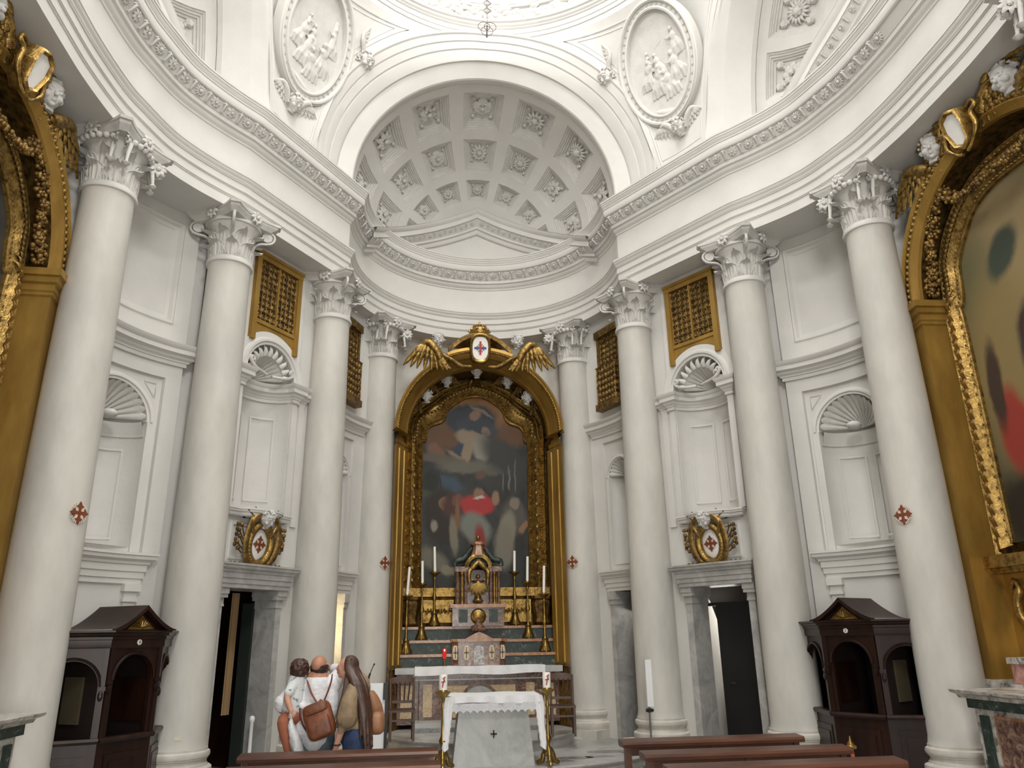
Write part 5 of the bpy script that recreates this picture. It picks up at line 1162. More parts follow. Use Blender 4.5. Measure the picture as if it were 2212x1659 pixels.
# ------------------------------------------------------------------ lectern panel with microphone
WHT = mat('white_panel', (.78, .79, .80), .3, var=.02)
lc = thing('lectern', (-1.48, 9.8, 0), 'slim white panel lectern with black side rail and gooseneck microphone', 'lectern')
obj('white_panel', MB().box(-1.62, -1.41, 9.79, 9.81, .12, 1.28), WHT, lc, 0)
rl = MB().box(-1.415, -1.385, 9.75, 9.85, 0, 1.27); rl.box(-1.44, -1.385, 9.74, 9.86, 1.10, 1.28); obj('black_rail', rl, BLACK, lc, 0); obj('foot_plate', MB().box(-1.65, -1.36, 9.66, 9.94, 0, .02), BLACK, lc, 0)
obj('microphone', MB().tube(cr([(-1.63, 9.80, 1.20), (-1.62, 9.80, 1.33), (-1.60, 9.80, 1.40), (-1.57, 9.78, 1.47), (-1.555, 9.77, 1.50)], 4), [.02] * 4 + [.012] * 4 + [.005] * 5 + [.006, .009, .009, .009], 6), BLACK, lc, 60)
# ------------------------------------------------------------------ loudspeaker on a stand
sp_ = thing('loudspeaker', (2.27, 11.5, 0), 'slim white column loudspeaker on a thin metal stand', 'loudspeaker')
METAL = mat('dull_metal', (.25, .25, .25), .35, .9)
obj('speaker_box', MB().box(2.225, 2.315, 11.44, 11.52, .80, 1.43), WHT, sp_, 0); obj('pole', MB().tube([(2.27, 11.53, .0), (2.27, 11.53, .85)], .013, 8), METAL, sp_, 60)
cb = MB().box(2.24, 2.30, 11.50, 11.56, .72, .77); cb.tube([(2.22, 11.53, .745), (2.33, 11.53, .745)], .02, 8); obj('clamp', cb, BLACK, sp_, 30)
obj('foot', MB().lathe([(.14, 0), (.14, .012), (.02, .02)], 20, (2.27, 11.53, 0)), METAL, sp_, 40)
# ------------------------------------------------------------------ kneeling benches
def bench(x0, x1, y, label, h=.87):
    t = thing('kneeling_bench', ((x0 + x1) / 2, y, 0), label, 'bench', 'wooden kneeling benches')
    obj('arm_rail', MB().prism([(y - .085, h - .045), (y - .09, h - .02), (y - .08, h), (y + .09, h + .012), (y + .10, h - .02), (y + .08, h - .045)], x0, x1, 'x'), WOODB, t, 30)
    obj('apron', MB().box(x0 + .05, x1 - .05, y - .02, y + .015, h - .12, h - .04), WOODB, t, 0)
    for x in (x0 + .06, (x0 + x1) / 2, x1 - .06): obj('leg', MB().prism([(y - .045, 0), (y + .05, 0), (y + .045, h - .04), (y - .04, h - .04)], x - .025, x + .025, 'x'), WOODB, t, 0)
    obj('lower_rail', MB().box(x0 + .05, x1 - .05, y - .02, y + .02, .30, .36), WOODB, t, 0)
    obj('kneeling_board', MB().box(x0 + .02, x1 - .02, y - .34, y - .08, .17, .205), WOODB, t, 0)
    for x in (x0 + .06, x1 - .06): obj('bracket', MB().box(x - .02, x + .02, y - .32, y, .0, .17), WOODB, t, 0)
bench(-2.50, -.85, 7.20, 'dark wooden kneeling bench standing in front of the family'); bench(-2.45, -.85, 6.45, 'dark wooden kneeling bench in the row nearer the entrance than the family')
bench(.79, 2.49, 7.35, 'dark wooden kneeling bench closest to the loudspeaker and the black door'); bench(.77, 2.52, 6.58, 'dark wooden kneeling bench in the middle of its row of three'); bench(.75, 2.55, 5.88, 'dark wooden kneeling bench of the row of three nearest the entrance')
# candle on a stick standing on the middle bench
ORG = mat('orange_wax', (.60, .12, .05), .5)
# ------------------------------------------------------------------ confessionals
PAPER = mat('paper', (.66, .62, .50), .8, var=.04); INK = mat('grey_print', (.22, .21, .19), .8); SHADE = mat('shaded_wood_inside', (.012, .006, .005), .6); OLIVE = mat('olive_cloth', (.06, .045, .02), .9)  # SHADE: darker walnut, the shade inside the confessional put into its colour
def confessional(s, digit):
    m_ = Vector((4.3565, 9.3375, 0)); t_ = Vector((-.4975, .8675, 0)); n_ = Vector((-.8675, -.4975, 0))
    def W(u, v, z): q = m_ + t_ * (u - .09) + n_ * v; return (q.x, q.y, z)
    Wm = lambda u, v, z: (s * W(u, v, z)[0], W(u, v, z)[1], z)
    b0 = W(-.04, .1, 0)
    c = thing('confessional', (s * b0[0], b0[1], 0), 'dark walnut confessional with gilded pediment and ' + ('two' if digit == '2' else 'eight') + ' numbered disc', 'confessional', 'confessionals')
    c['label'] = 'dark walnut confessional with number disc ' + digit + ', beside the column ' + ('by the black door' if s > 0 else 'with a tape patch')
    def add(n, mb, mt, sm=30, par=None): mb.map(Wm); return obj(n, mb, mt, par or c, sm)
    F = (-.36, .30); f0, f1, vf = F[0], F[1], .44
    # plan corners of the front and the two wings
    plan = [(-.84, .03), (f0, vf), (f1, vf), (.90, -.05)]
    def wing_fn(a, b):
        a = Vector((a[0], a[1], 0)); b = Vector((b[0], b[1], 0)); L = (b - a).length; e = (b - a) / L; nn = Vector((e.y, -e.x, 0))
        if nn.y < 0: nn = -nn
        return L, lambda u, d, z: tuple(a + e * u + nn * d) [:2] + (z,)
    def arched(L, hr, z0, zs, zt, zb, th, cx=None):
        cx = L / 2 if cx is None else cx; mb = MB()
        for d in (0, -th):
            rows = [[(cx + hr * cos(a), d, zs + hr * sin(a)), (cx + hr * cos(a), d, zt)] for a in np.linspace(0, pi, 21)]; mb.strip(rows)
            mb.add([(0, d, zb), (cx - hr, d, zb), (cx - hr, d, zt), (0, d, zt)], [(0, 1, 2, 3)]); mb.add([(L, d, zb), (cx + hr, d, zb), (cx + hr, d, zt), (L, d, zt)], [(0, 1, 2, 3)])
        mb.strip([[(cx + hr * cos(a), 0, zs + hr * sin(a)), (cx + hr * cos(a), -th, zs + hr * sin(a))] for a in np.linspace(0, pi, 21)])
        for q in (-1, 1): mb.add([(cx + q * hr, 0, z0), (cx + q * hr, -th, z0), (cx + q * hr, -th, zs), (cx + q * hr, 0, zs)], [(0, 1, 2, 3)])
        return mb
    for (a, b, nm, hr, zs) in ((plan[1], plan[2], 'front_arch', .24, 1.42), (plan[0], plan[1], 'wing_arch', .25, 1.36), (plan[2], plan[3], 'wing_arch', .27, 1.36)):
        L, fn = wing_fn(a, b); mb = arched(L, hr, .86, zs, 1.76, .86, .05); mb.map(fn); add(nm, mb, WOODD)
        tb = MB().tube([(L / 2 + (hr + .02) * cos(x), .012, zs + (hr + .02) * sin(x)) for x in np.linspace(0, pi, 17)], .016, 5); tb.map(fn); add('arch_moulding', tb, WOODD)
        lo = MB().box(0, L, -.05, 0, 0, .84); lo.box(.10, L - .10, 0, .012, .15, .72); lo.box(.16, L - .16, .01, .022, .22, .65); lo.map(fn)
        if nm == 'front_arch': add('door', lo, WOODD, 0)
        else: add('wing_panel', lo, WOODD, 0)
        rl_ = MB().prism([(-.06, .83), (.035, .83), (.05, .855), (.035, .88), (-.06, .88)], -.01, L + .01, 'x'); rl_.map(fn); add('arm_rail', rl_, WOODD)
        for q in (0, 1):
            po = MB().box((0 if q == 0 else L - .045), (.045 if q == 0 else L), -.02, .02, .86, 1.76); po.box((-.01 if q == 0 else L - .06), (.06 if q == 0 else L + .01), -.02, .035, zs - .04, zs); po.ell((.03 if q == 0 else L - .03, .02, zs - .09), (.025, .03, .05), 6, 6); po.map(fn); add('post', po, WOODD)
    # entablature following the plan
    pc = [(-.84, -.45), (-.86, .03), (f0 - .01, vf + .01), (f1 + .01, vf + .01), (.92, -.05), (.90, -.60)]
    add('entablature', loft(MB(), pc, [(-.06, 1.73), (.012, 1.73), (.018, 1.75), (.018, 1.81), (.03, 1.815), (.03, 1.84), (.05, 1.855), (.06, 1.875), (.085, 1.885), (.085, 1.905), (-.05, 1.91)], False), WOODD, 25)
    add('roof', MB().add([(p[0], p[1], 1.908) for p in pc], [tuple(range(6))]), WOODD, 0)
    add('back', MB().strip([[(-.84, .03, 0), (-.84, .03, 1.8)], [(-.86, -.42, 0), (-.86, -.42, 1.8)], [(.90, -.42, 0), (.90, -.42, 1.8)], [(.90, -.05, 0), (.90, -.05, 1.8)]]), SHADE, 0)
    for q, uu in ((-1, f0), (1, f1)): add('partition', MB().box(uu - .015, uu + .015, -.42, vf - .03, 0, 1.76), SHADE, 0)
    # concave pediment
    top = [(-.50 * k + (.0), 0) for k in (1,)]
    cx = (f0 + f1) / 2; hw = .42
    def prow(v): return [(cx + x * hw, v, 1.905 + .25 * (1 - abs(x)) ** 1.5 + .01) for x in np.linspace(-1, 1, 33)]
    pd = MB(); A0 = prow(vf + .10); A1 = prow(vf + .10); low = [(p[0], p[1], max(1.905, p[2] - .045)) for p in A1]; back = [(p[0], -.2, p[2]) for p in A0]; lowb = [(p[0], vf + .02, max(1.90, p[2] - .05)) for p in A0]
    pd.strip([back, A0, low, lowb]); add('pediment', pd, WOODD, 40)
    tri = MB().add([(cx - .18, vf + .03, 1.915), (cx + .18, vf + .03, 1.915), (cx + .07, vf + .03, 2.00), (cx, vf + .03, 2.06), (cx - .07, vf + .03, 2.00)], [(0, 1, 2, 3, 4)]); tr = add('gilded_tympanum', tri, GOLD, 0)
    tb_ = MB().add([(cx - .36, vf + .012, 1.90), (cx + .36, vf + .012, 1.90), (cx + .12, vf + .012, 2.01), (cx, vf + .012, 2.11), (cx - .12, vf + .012, 2.01)], [(0, 1, 2, 3, 4)]); add('tympanum_board', tb_, WOODD, 0)
    ry = MB()
    for k in range(9): a = lerp(-1.2, 1.2, k / 8); ry.tube([(cx + .02 * sin(a), vf + .035, 1.94), (cx + .13 * sin(a), vf + .04, 1.93 + .07 * cos(a))], .007, 4)
    add('rays', ry, GOLD, 40, tr)
    # number disc
    dc = add('number_disc', MB().prism([(cx + .028 * cos(a), 1.785 + .028 * sin(a)) for a in np.linspace(0, 2 * pi, 20, endpoint=False)], vf + .02, vf + .036, 'y'), PLATE, 0)
    tx = bpy.data.curves.new('digit', 'FONT'); tx.body = digit; tx.size = .045; tx.extrude = .001; tx.align_x = 'CENTER'; tx.align_y = 'CENTER'
    to = bpy.data.objects.new('t', tx); COL.objects.link(to); dg = bpy.context.evaluated_depsgraph_get(); tm = bpy.data.meshes.new_from_object(to.evaluated_get(dg)); bpy.data.objects.remove(to)
    tm.materials.clear(); tm.materials.append(BLACK); p = Wm(cx, vf + .039, 1.785); inst('digit', tm, look(p, (s * n_.x, n_.y, 0)), dc)
    # inside of the wings: paper notice, screen, seat
    L, fn = wing_fn(plan[0], plan[1])
    add('grille_screen', MB().box(f0 - .04, f0 - .015, -.10, .16, 1.0, 1.45), OLIVE, 0)
    pp = add('paper_notice', MB().box(-.80, -.62, -.408, -.40, 1.18, 1.45), PAPER, 0); add('print', MB().box(-.77, -.65, -.40, -.398, 1.26, 1.38), INK, 0, pp)
    pb = add('back_panel', MB().box(-.86, -.50, -.418, -.41, .95, 1.60), WOODD, 0)
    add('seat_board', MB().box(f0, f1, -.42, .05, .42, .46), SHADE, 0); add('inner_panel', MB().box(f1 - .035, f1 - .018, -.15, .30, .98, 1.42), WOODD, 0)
    return c
confessional(1, '2'); confessional(-1, '8')
# processional candle lantern in front of the confessional with disc 2
pcn = thing('processional_candle', (2.66, 6.75, 0), 'orange candle in a gilded flame-shaped holder on a pole behind the benches', 'candle')
obj('pole', MB().tube([(2.66, 6.75, 0), (2.66, 6.75, .70)], .012, 6), WOODC, pcn, 60); obj('candle', MB().tube([(2.655, 6.75, .70), (2.645, 6.75, .83)], .017, 8), ORG, pcn, 60)
obj('gilded_holder', MB().tube([(2.645 + .035 * cos(a), 6.75 + .035 * sin(a), .845 + .006 * sin(2 * a)) for a in np.linspace(0, 2 * pi, 17)], .012, 6).lathe([(.032, .85), (.028, .87), (.012, .89), (.004, .93)], 10, (2.645, 6.75, 0)), GOLD, pcn, 60)
obj('foot', MB().lathe([(.11, 0), (.11, .015), (.015, .03)], 14, (2.66, 6.75, 0)), WOODC, pcn, 40)
# ------------------------------------------------------------------ hanging wire lamp under the dome ring
hl = thing('hanging_lamp', (-.07, 10.8, 11.85), 'small trefoil wire lamp with a dark candle tube hanging below the dome ring', 'lamp')
IRON = mat('dark_iron', (.05, .03, .035), .5, .6)
for (dx, dz) in ((-.055, .03), (.055, .03), (0, -.065)): obj('wire_hoop', MB().tube([(-.07 + dx + .105 * cos(a), 10.8, 12.06 + dz + .10 * sin(a)) for a in np.linspace(0, 2 * pi, 29)], .005, 5), IRON, hl, 60)
obj('candle_tube', MB().tube([(-.075, 10.8, 11.86), (-.07, 10.8, 12.12)], [.014, .010], 8), IRON, hl, 60)
ch_ = MB().tube([(-.07, 10.8, 12.12), (-.07, 10.8, 16.1)], .004, 5)
obj('chain', ch_, IRON, hl, 60)
for z in (12.45, 12.62, 12.80): obj('chain_ornament', MB().tube([(-.07 + .075 * cos(a), 10.8, z + .075 * sin(a)) for a in (0, pi / 2, pi, 3 * pi / 2, 2 * pi)], .006, 5).tube([(-.07 + .04 * cos(a), 10.8, z + .04 * sin(a)) for a in np.linspace(0, 2 * pi, 13)], .004, 4), IRON, hl, 60)
# spotlights on the cornice
for (x, y, z, nm) in ((-4.35, 9.02, 9.42, 'small black spotlight on the cornice beside the coffered chapel vault'), (-4.13, 9.35, 9.38, 'flat black floodlight lying on the cornice near the pendentive')):
    sl = thing('spotlight', (x, y, 9.345), nm, 'spotlight')
    obj('lamp_body', MB().tube([(x, y, z - .0), (x + .04, y - .03, z + .06)], [.03, .04], 10), BLACK, sl, 40); obj('bracket', MB().box(x - .015, x + .015, y - .015, y + .015, 9.345, z + .01), BLACK, sl, 0)
# ------------------------------------------------------------------ rooms behind the doorways
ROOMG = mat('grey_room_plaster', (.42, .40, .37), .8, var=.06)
for s in (1, -1):
    W = BAY['BC']; rm = MB()
    rm.strip([[(.62, -.36, 0), (.62, -.36, 2.9)], [(1.1, -.36, 0), (1.1, -.36, 2.9)], [(1.1, -2.3, 0), (1.1, -2.3, 2.9)], [(-1.1, -2.3, 0), (-1.1, -2.3, 2.9)], [(-1.1, -.36, 0), (-1.1, -.36, 2.9)], [(-.62, -.36, 0), (-.62, -.36, 2.9)]])
    rm.add([(-1.1, -.36, 2.9), (1.1, -.36, 2.9), (1.1, -2.3, 2.9), (-1.1, -2.3, 2.9)], [(0, 1, 2, 3)]); rm.box(-1.1, 1.1, -.37, -.36, 2.47, 2.9)
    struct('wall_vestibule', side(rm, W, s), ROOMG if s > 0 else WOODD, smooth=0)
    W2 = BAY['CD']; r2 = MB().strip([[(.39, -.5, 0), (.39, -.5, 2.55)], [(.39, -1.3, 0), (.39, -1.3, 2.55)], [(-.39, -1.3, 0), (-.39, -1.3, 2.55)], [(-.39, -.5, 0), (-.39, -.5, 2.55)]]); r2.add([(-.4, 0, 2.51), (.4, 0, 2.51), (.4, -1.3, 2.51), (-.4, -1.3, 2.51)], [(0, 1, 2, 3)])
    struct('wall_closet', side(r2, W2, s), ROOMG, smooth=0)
W = BAY['BC']
dr = setp(obj('door_1', MB().box(-.30, .67, -.86, -.80, 0, 2.20).map(W), BLACK, None, 0), kind='structure')
obj('door_handle', MB().tube([W(.48, -.79, 1.05), W(.48, -.74, 1.05), W(.40, -.73, 1.05)], .012, 6), METAL, dr, 60)
obj('door_frame', MB().box(.67, .69, -.9, -.82, 0, 2.24).box(-.34, .95, -.9, -.80, 2.20, 2.25).map(W), BLACK, dr, 0)
lp = W(.9, -1.6, 1.6); area('sacristy_daylight', lp, W(.85, -1.0, 1.3), .5, 1.6, 14, (1, .96, .88))
WL = lambda u, v, z: (-BAY['BC'](u, v, z)[0], BAY['BC'](u, v, z)[1], z)
TAN = mat('tan_curtain', (.40, .26, .12), .8, var=.1, stretch=(1, 1, .2)); DGRN = mat('dark_green_cloth', (.012, .018, .014), .9); BRWN = mat('brown_panel', (.10, .055, .025), .7)
obj('curtain', MB().grid(lambda u, v: WL(lerp(.47, .60, u), -.80 + .02 * sin(u * 14), lerp(.78, 2.46, v)), 12, 6), TAN, None, 60, label='tan curtain hanging in the dim panelled doorway', cat='curtain')
obj('door_leaf', MB().box(.455, .50, -.56, -.36, 0, 2.30).map(WL), DGRN, None, 0, label='dark green door leaf folded against the marble jamb', cat='door')
obj('wall_picture', MB().box(-.45, .30, -1.02, -1.0, .95, 2.3).map(WL), BRWN, None, 0, label='dim brown picture hanging in the panelled room', cat='picture')
obj('cupboard', MB().box(-.60, .36, -1.2, -.85, 0, .78).map(WL), WOODD, None, 0, label='low dark wooden cupboard inside the panelled doorway', cat='cupboard')
po = WL(.36, -.10, 0)
pst = thing('rope_post', (po[0], po[1], 0), 'white barrier post standing in the dim panelled doorway', 'post')
obj('post', MB().lathe([(.03, .02), (.026, .03), (.026, .72), (.036, .74), (.04, .77), (.03, .80), (0, .81)], 14, (po[0], po[1], 0)), WHT, pst, 40); obj('base', MB().lathe([(.12, 0), (.12, .015), (.03, .03)], 16, (po[0], po[1], 0)), WHT, pst, 40)
area('side_room_sunlight', (-2.98, 13.05, 1.9), (-1.95, 13.75, 1.7), .3, .9, 16, (1, .78, .42))
area('passage_daylight', (2.75, 13.35, 2.2), (2.4, 13.1, .5), .3, .3, 1.0, (1, .95, .85))
# tape patch on the column by the doorway, small note box
c_ = CP['B']; d_ = Vector((.30, -.95, 0)).normalized()
inst('tape_patch', mesh_of('tape_patch', MB().box(-.035, .035, -.02, .02, 0, .003), PAPER, 0), look((-c_[0] + d_.x * .334, c_[1] + d_.y * .334, .73), d_), COLS['B', -1])
# ------------------------------------------------------------------ side altars
PS1 = painting('side_painting_light', ((.03, .028, .018), (.075, .07, .045)), [(.45, .78, .5, .25, 0, (.24, .18, .09), .6), (.1, .66, .18, .22, .2, (.08, .085, .045), .6), (.22, .48, .25, .3, .1, (.20, .145, .06), .6), (.33, .80, .12, .06, -.4, (.04, .05, .035), .4), (.40, .50, .10, .13, .1, (.035, .03, .028), .3), (.38, .56, .05, .045, 0, (.05, .025, .018), .3), (.40, .43, .08, .09, .3, (.26, .15, .08), .3), (.37, .22, .11, .20, 0, (.012, .028, .032), .35), (.30, .04, .05, .02, 0, (.22, .12, .07), .4), (.16, .30, .09, .12, .2, (.24, .035, .025), .35), (.10, .44, .05, .13, .1, (.045, .028, .02), .4), (.2, .08, .3, .10, 0, (.022, .018, .014), .5), (.8, .6, .2, .3, 0, (.12, .09, .05), .6), (.75, .3, .15, .2, 0, (.05, .06, .08), .5)], noise=.05, side_=1)
PS2 = painting('side_painting_dark', ((.012, .014, .016), (.035, .037, .04)), [(.5, .7, .4, .2, 0, (.07, .06, .05), .6), (.6, .4, .2, .2, 0, (.10, .05, .03), .5), (.2, .5, .2, .3, 0, (.03, .035, .045), .5)], noise=.05, side_=-1)
PALEM = marble('veined_marble', (.10, .08, .075), (.42, .39, .35), (.55, .53, .49), 7, .3, 1.2, (.36, .5, .6)); PINKM = marble('pink_marble', (.24, .10, .09), (.38, .19, .16), (.5, .3, .25), 8, .3, 1.5)
def side_altar(s):
    L_ = lambda a, d, z: (s * (5.62 - d), YM + a, z)
    def mk(mb): mb.map(L_); return mb
    nm = 'bright' if s > 0 else 'dark'
    ae = thing('side_altar_surround', L_(0, .2, 1.2), 'gilded arched surround with plain white cartouche, around the ' + ('hazy golden side painting' if s > 0 else 'dark side painting'), 'altar surround', 'gilded surrounds of the side altars')
    PL2 = [(1.72, .30), (1.70, .46), (1.42, .50), (1.40, .10)]; ZB = 5.73
    for q in (-1, 1):
        obj('pilaster', mk(MB().strip([[(q * a, d, 1.25), (q * a, d, 5.45)] for a, d in PL2])), GOLDFLAT, ae, 0)
        pr = [(0, 5.38), (.02, 5.40), (.02, 5.43), (.035, 5.45), (.03, 5.47), (.03, 5.52), (.06, 5.54), (.07, 5.60), (.10, 5.61), (.10, 5.69), (-.05, 5.70)]
        pth = [(q * a, d) for a, d in PL2]; sg = 1 if q < 0 else -1
        cols_ = [offs(pth, d * sg) for d, z in pr]; a1 = cols_[3][1]
        obj('impost_capital', mk(MB().strip([[(cols_[j][i][0], cols_[j][i][1], pr[j][1]) for j in range(len(pr))] for i in range(len(pth))])), GOLDFLAT, ae, 25)
        obj('foot_block', mk(MB().box(min(q * 1.4, q * 1.72), max(q * 1.4, q * 1.72), .1, .5, 0, 1.26)), PALEM, ae, 0)
    def rr(pr, n=40): return [[(r * cos(pi * i / n), d, ZB + r * sin(pi * i / n)) for r, d in pr] for i in range(n + 1)]
    obj('archivolt', mk(MB().strip(rr([(1.72, .25), (1.71, .48), (1.69, .50), (1.67, .48), (1.62, .46), (1.56, .47), (1.545, .50), (1.52, .49), (1.50, .47), (1.44, .44), (1.43, .40)]))), GOLDFLAT, ae, 25)
    obj('arch_soffit', mk(MB().strip(rr([(1.43, .40), (1.46, .30), (1.50, .05)]))), GOLDDARK, ae, 30)
    for i in range(64):
        a = pi * (i + .5) / 64
        if s < 0 and a > pi * .75: continue
        inst('egg_ornament', EGG, Matrix.Translation(L_(1.595 * cos(a), .475, ZB + 1.595 * sin(a))) @ Rx(-(a - pi / 2) * 1) @ Sc(.035, .036, .030), ae)
    bd_ = MB()
    for i in range(170): a = pi * (i + .5) / 170; bd_.ell((1.535 * cos(a), .49, ZB + 1.535 * sin(a)), .013, 5, 4)
    obj('bead_moulding', mk(bd_), GOLD, ae, 60, kind='stuff')
    obj('back_board', mk(MB().box(-1.5, 1.5, -.02, .0, 1.2, 7.3)), GOLDDARK, ae, 0)
    # cartouche, scrolls, cherubs, wings
    Mc = look(L_(0, .66, 7.22), (-s, 0, -.35))
    hexp = [(-.12, .02), (-.085, -.16), (0, -.21), (.085, -.16), (.12, .02), (.10, .15), (0, .19), (-.10, .15)]
    cfr = MB().strip([[(x * k, y * k, h) for k, h in ((.95, .0), (.98, .04), (1.12, .07), (1.28, .05), (1.32, -.12))] for x, y in hexp + hexp[:1]]); cfo = inst('cartouche', mesh_of('cartouche', cfr, GOLD, 50), Mc, ae)
    inst('plate', mesh_of('plate', MB().prism(hexp, 0, .03), PLATE, 30), Mc, cfo)
    for q in (-1, 1):
        obj('scroll', mk(MB().tube(cr([(q * .16, .62, 7.40), (q * .26, .64, 7.42), (q * .30, .64, 7.33), (q * .22, .64, 7.28), (q * .24, .63, 7.10), (q * .12, .62, 6.95), (q * .04, .62, 6.90)], 4), [.022] * 8 + [.03] * 10 + [.02] * 7, 7)), GOLD, ae, 60)
        for (a, z, sc, w_) in ((.62, 7.40, .165, 1),):
            inst('cherub_head', CH_G, look(L_(q * a, .50, z), (-s, q * -.35 - .4, -.15)) @ Sc(sc), ae, label='grey white cherub head')
        for (a, z, r_, k) in ((.78, 7.20, -.1, .75), (.32, 7.38, .5, .6), (.18, 7.30, .15, .62), (.22, 7.42, -.2, .5)):
            Mw = frame(L_(q * a, .46, z), (0, q, 0), (0, 0, 1), (-s, 0, 0)) @ Rz(r_) @ Sc(k, k * .85, .7); inst('wing', WING_G, Mw, ae)
    # framed painting
    fp = thing('side_painting', L_(0, .1, 2.5), ('hazy golden painting with a dark-robed standing figure' if s > 0 else 'very dark painting') + ' in a leafy gilded frame', 'painting', 'side altar paintings')
    i_ = rs([(1.13, 2.68), (1.13, 5.50)], 24)[:-1] + rs(cr([(1.15, 5.52), (1.08, 5.60), (1.04, 5.85), (1.02, 6.05), (.84, 6.32), (.60, 6.55), (.3, 6.66), (0, 6.68)], 4), 34)
    o_ = rs([(1.40, 2.55), (1.40, 5.50)], 24)[:-1] + rs(cr([(1.41, 5.52), (1.37, 5.9), (1.33, 6.2), (1.16, 6.52), (.85, 6.80), (.55, 6.95), (.3, 7.02), (0, 7.04)], 4), 34)
    I2, O2 = sym(i_), sym(o_)
    obj('frame', mk(MB().strip([[(lerp(a[0], b[0], t), .10 + h, lerp(a[1], b[1], t)) for t, h in PRF] for a, b in zip(I2, O2)])), GOLD, fp, 40)
    for i in range(1, len(I2) - 1):
        a, b = np.array(I2[i]), np.array(O2[i]); dd = np.array(I2[i + 1]) - np.array(I2[i - 1]); an = math.atan2(dd[1], dd[0])
        for t, sc in ((.45, .15), (.85, .07), (.12, .05)):
            q = a * (1 - t) + b * t; Ml = frame(L_(q[0], .10 + (.12 if .3 < t < .5 else .075), q[1]), (0, 1, 0), (0, 0, 1), (-s, 0, 0)) @ Rz(an - pi / 2) @ Sc(sc * .9, sc, sc * 1.2); inst('frame_leaf', GLFG, Ml, fp)
    obj('frame_foot', mk(MB().box(-1.45, 1.45, .05, .35, 2.42, 2.55).box(-1.42, 1.42, .05, .28, 2.36, 2.42)), GOLD, fp, 0)
    cm = MB(); cm.add([(a, .12, z) for a, z in I2], [tuple(range(len(I2)))]); cm.add([(a, .08, z) for a, z in I2], [tuple(range(len(I2)))]); mk(cm)
    obj('canvas', cm, PS1 if s > 0 else PS2, fp, 0)
    # hanging garlands of fruit and leaves
    rnd = random.Random(11)
    for q in (-1, 1):
        for path in ([(q * .82, .34, 6.98), (q * .95, .36, 6.75), (q * 1.10, .36, 6.45), (q * 1.22, .34, 6.20)], [(q * .80, .34, 6.95), (q * .60, .38, 6.70), (q * .30, .40, 6.62), (0, .40, 6.66)], [(q * 1.24, .32, 6.15), (q * 1.28, .33, 5.95), (q * 1.32, .33, 5.75)]):
            P_ = cr(path, 8); gm = MB()
            for j, p in enumerate(P_):
                w_ = .055 + .05 * sin(pi * j / (len(P_) - 1))
                for k in range(7): gm.ell((p[0] + rnd.uniform(-w_, w_), p[1] + rnd.uniform(-.02, .05), p[2] + rnd.uniform(-.03, .03)), rnd.uniform(.018, .034), 6, 4)
            obj('garland', mk(gm), GOLDDARK, fp, 60)
        obj('ribbon', mk(MB().tube([(q * .80, .36, 7.10), (q * .81, .36, 6.95)], .02, 5)), GOLD, fp, 60)
    # table, step and front of the side altar
    ta = thing('side_altar', L_(0, .7, 0), 'side altar of veined and ' + ('pink marble with a red breccia front panel' if s > 0 else 'grey marble, only its table corner showing'), 'altar', 'side altars')
    obj('mensa', mk(MB().prism([(.30, 1.13), (1.24, 1.13), (1.26, 1.16), (1.33, 1.185), (1.34, 1.21), (.30, 1.21)], -1.0, 1.0, 'x')), PALEM, ta, 20)
    obj('frieze', mk(MB().box(-.93, .93, .3, 1.21, 1.04, 1.13)), GREENM, ta, 0); obj('body', mk(MB().box(-.90, .90, .3, 1.16, .10, 1.04)), PALEM, ta, 0)
    obj('front_panel', mk(MB().box(-.60, .60, 1.15, 1.18, .22, .96)), BRECCIA, ta, 0); obj('panel_frame', mk(MB().box(-.63, .63, 1.15, 1.172, .19, .99)), ORANGEM, ta, 0)
    for q in (-1, 1): obj('green_strip', mk(MB().box(q * .77 - .06, q * .77 + .06, 1.15, 1.178, .2, .98)), GREENM, ta, 0); obj('end_strip', mk(MB().box(min(q * .89, q * .905), max(q * .89, q * .905), .5, 1.05, .2, .98)), BRECCIA, ta, 0)
    obj('altar_step', mk(MB().box(-1.1, 1.1, .3, 1.5, 0, .11)), PALEM, ta, 0)
    obj('gradine', mk(MB().box(-.92, .92, .28, .70, 1.21, 1.245).box(-.92, .92, .28, .70, 1.44, 1.50)), PALEM, ta, 0); obj('gradine_band', mk(MB().box(-.89, .89, .28, .68, 1.245, 1.44)), PINKM, ta, 0)
    obj('scroll_panel', mk(MB().box(-1.40, 1.40, .02, .14, 1.25, 2.40)), GOLDFLAT, ta, 0)
    for q in (-1, 1): obj('acanthus_scroll', mk(MB().tube(cr([(q * 1.18, .17, 1.72), (q * 1.10, .19, 1.68), (q * 1.08, .19, 1.78), (q * 1.20, .19, 1.88), (q * 1.22, .19, 2.05), (q * 1.15, .19, 2.2), (q * 1.22, .18, 2.28), (q * 1.28, .17, 2.20)], 4), [.025] * 8 + [.05] * 12 + [.03] * 9, 7)), GOLD, ta, 60)
egm = MB().ell((0, 0, 0), (1, 1, 1), 8, 6); egm.tube([(0, 1.25 * cos(a), 1.25 * sin(a)) for a in np.linspace(-2.2, 2.2, 13)], .25, 5)
EGG = mesh_of('egg_ornament', egm, GOLD, 60)
for s in (1, -1): side_altar(s)
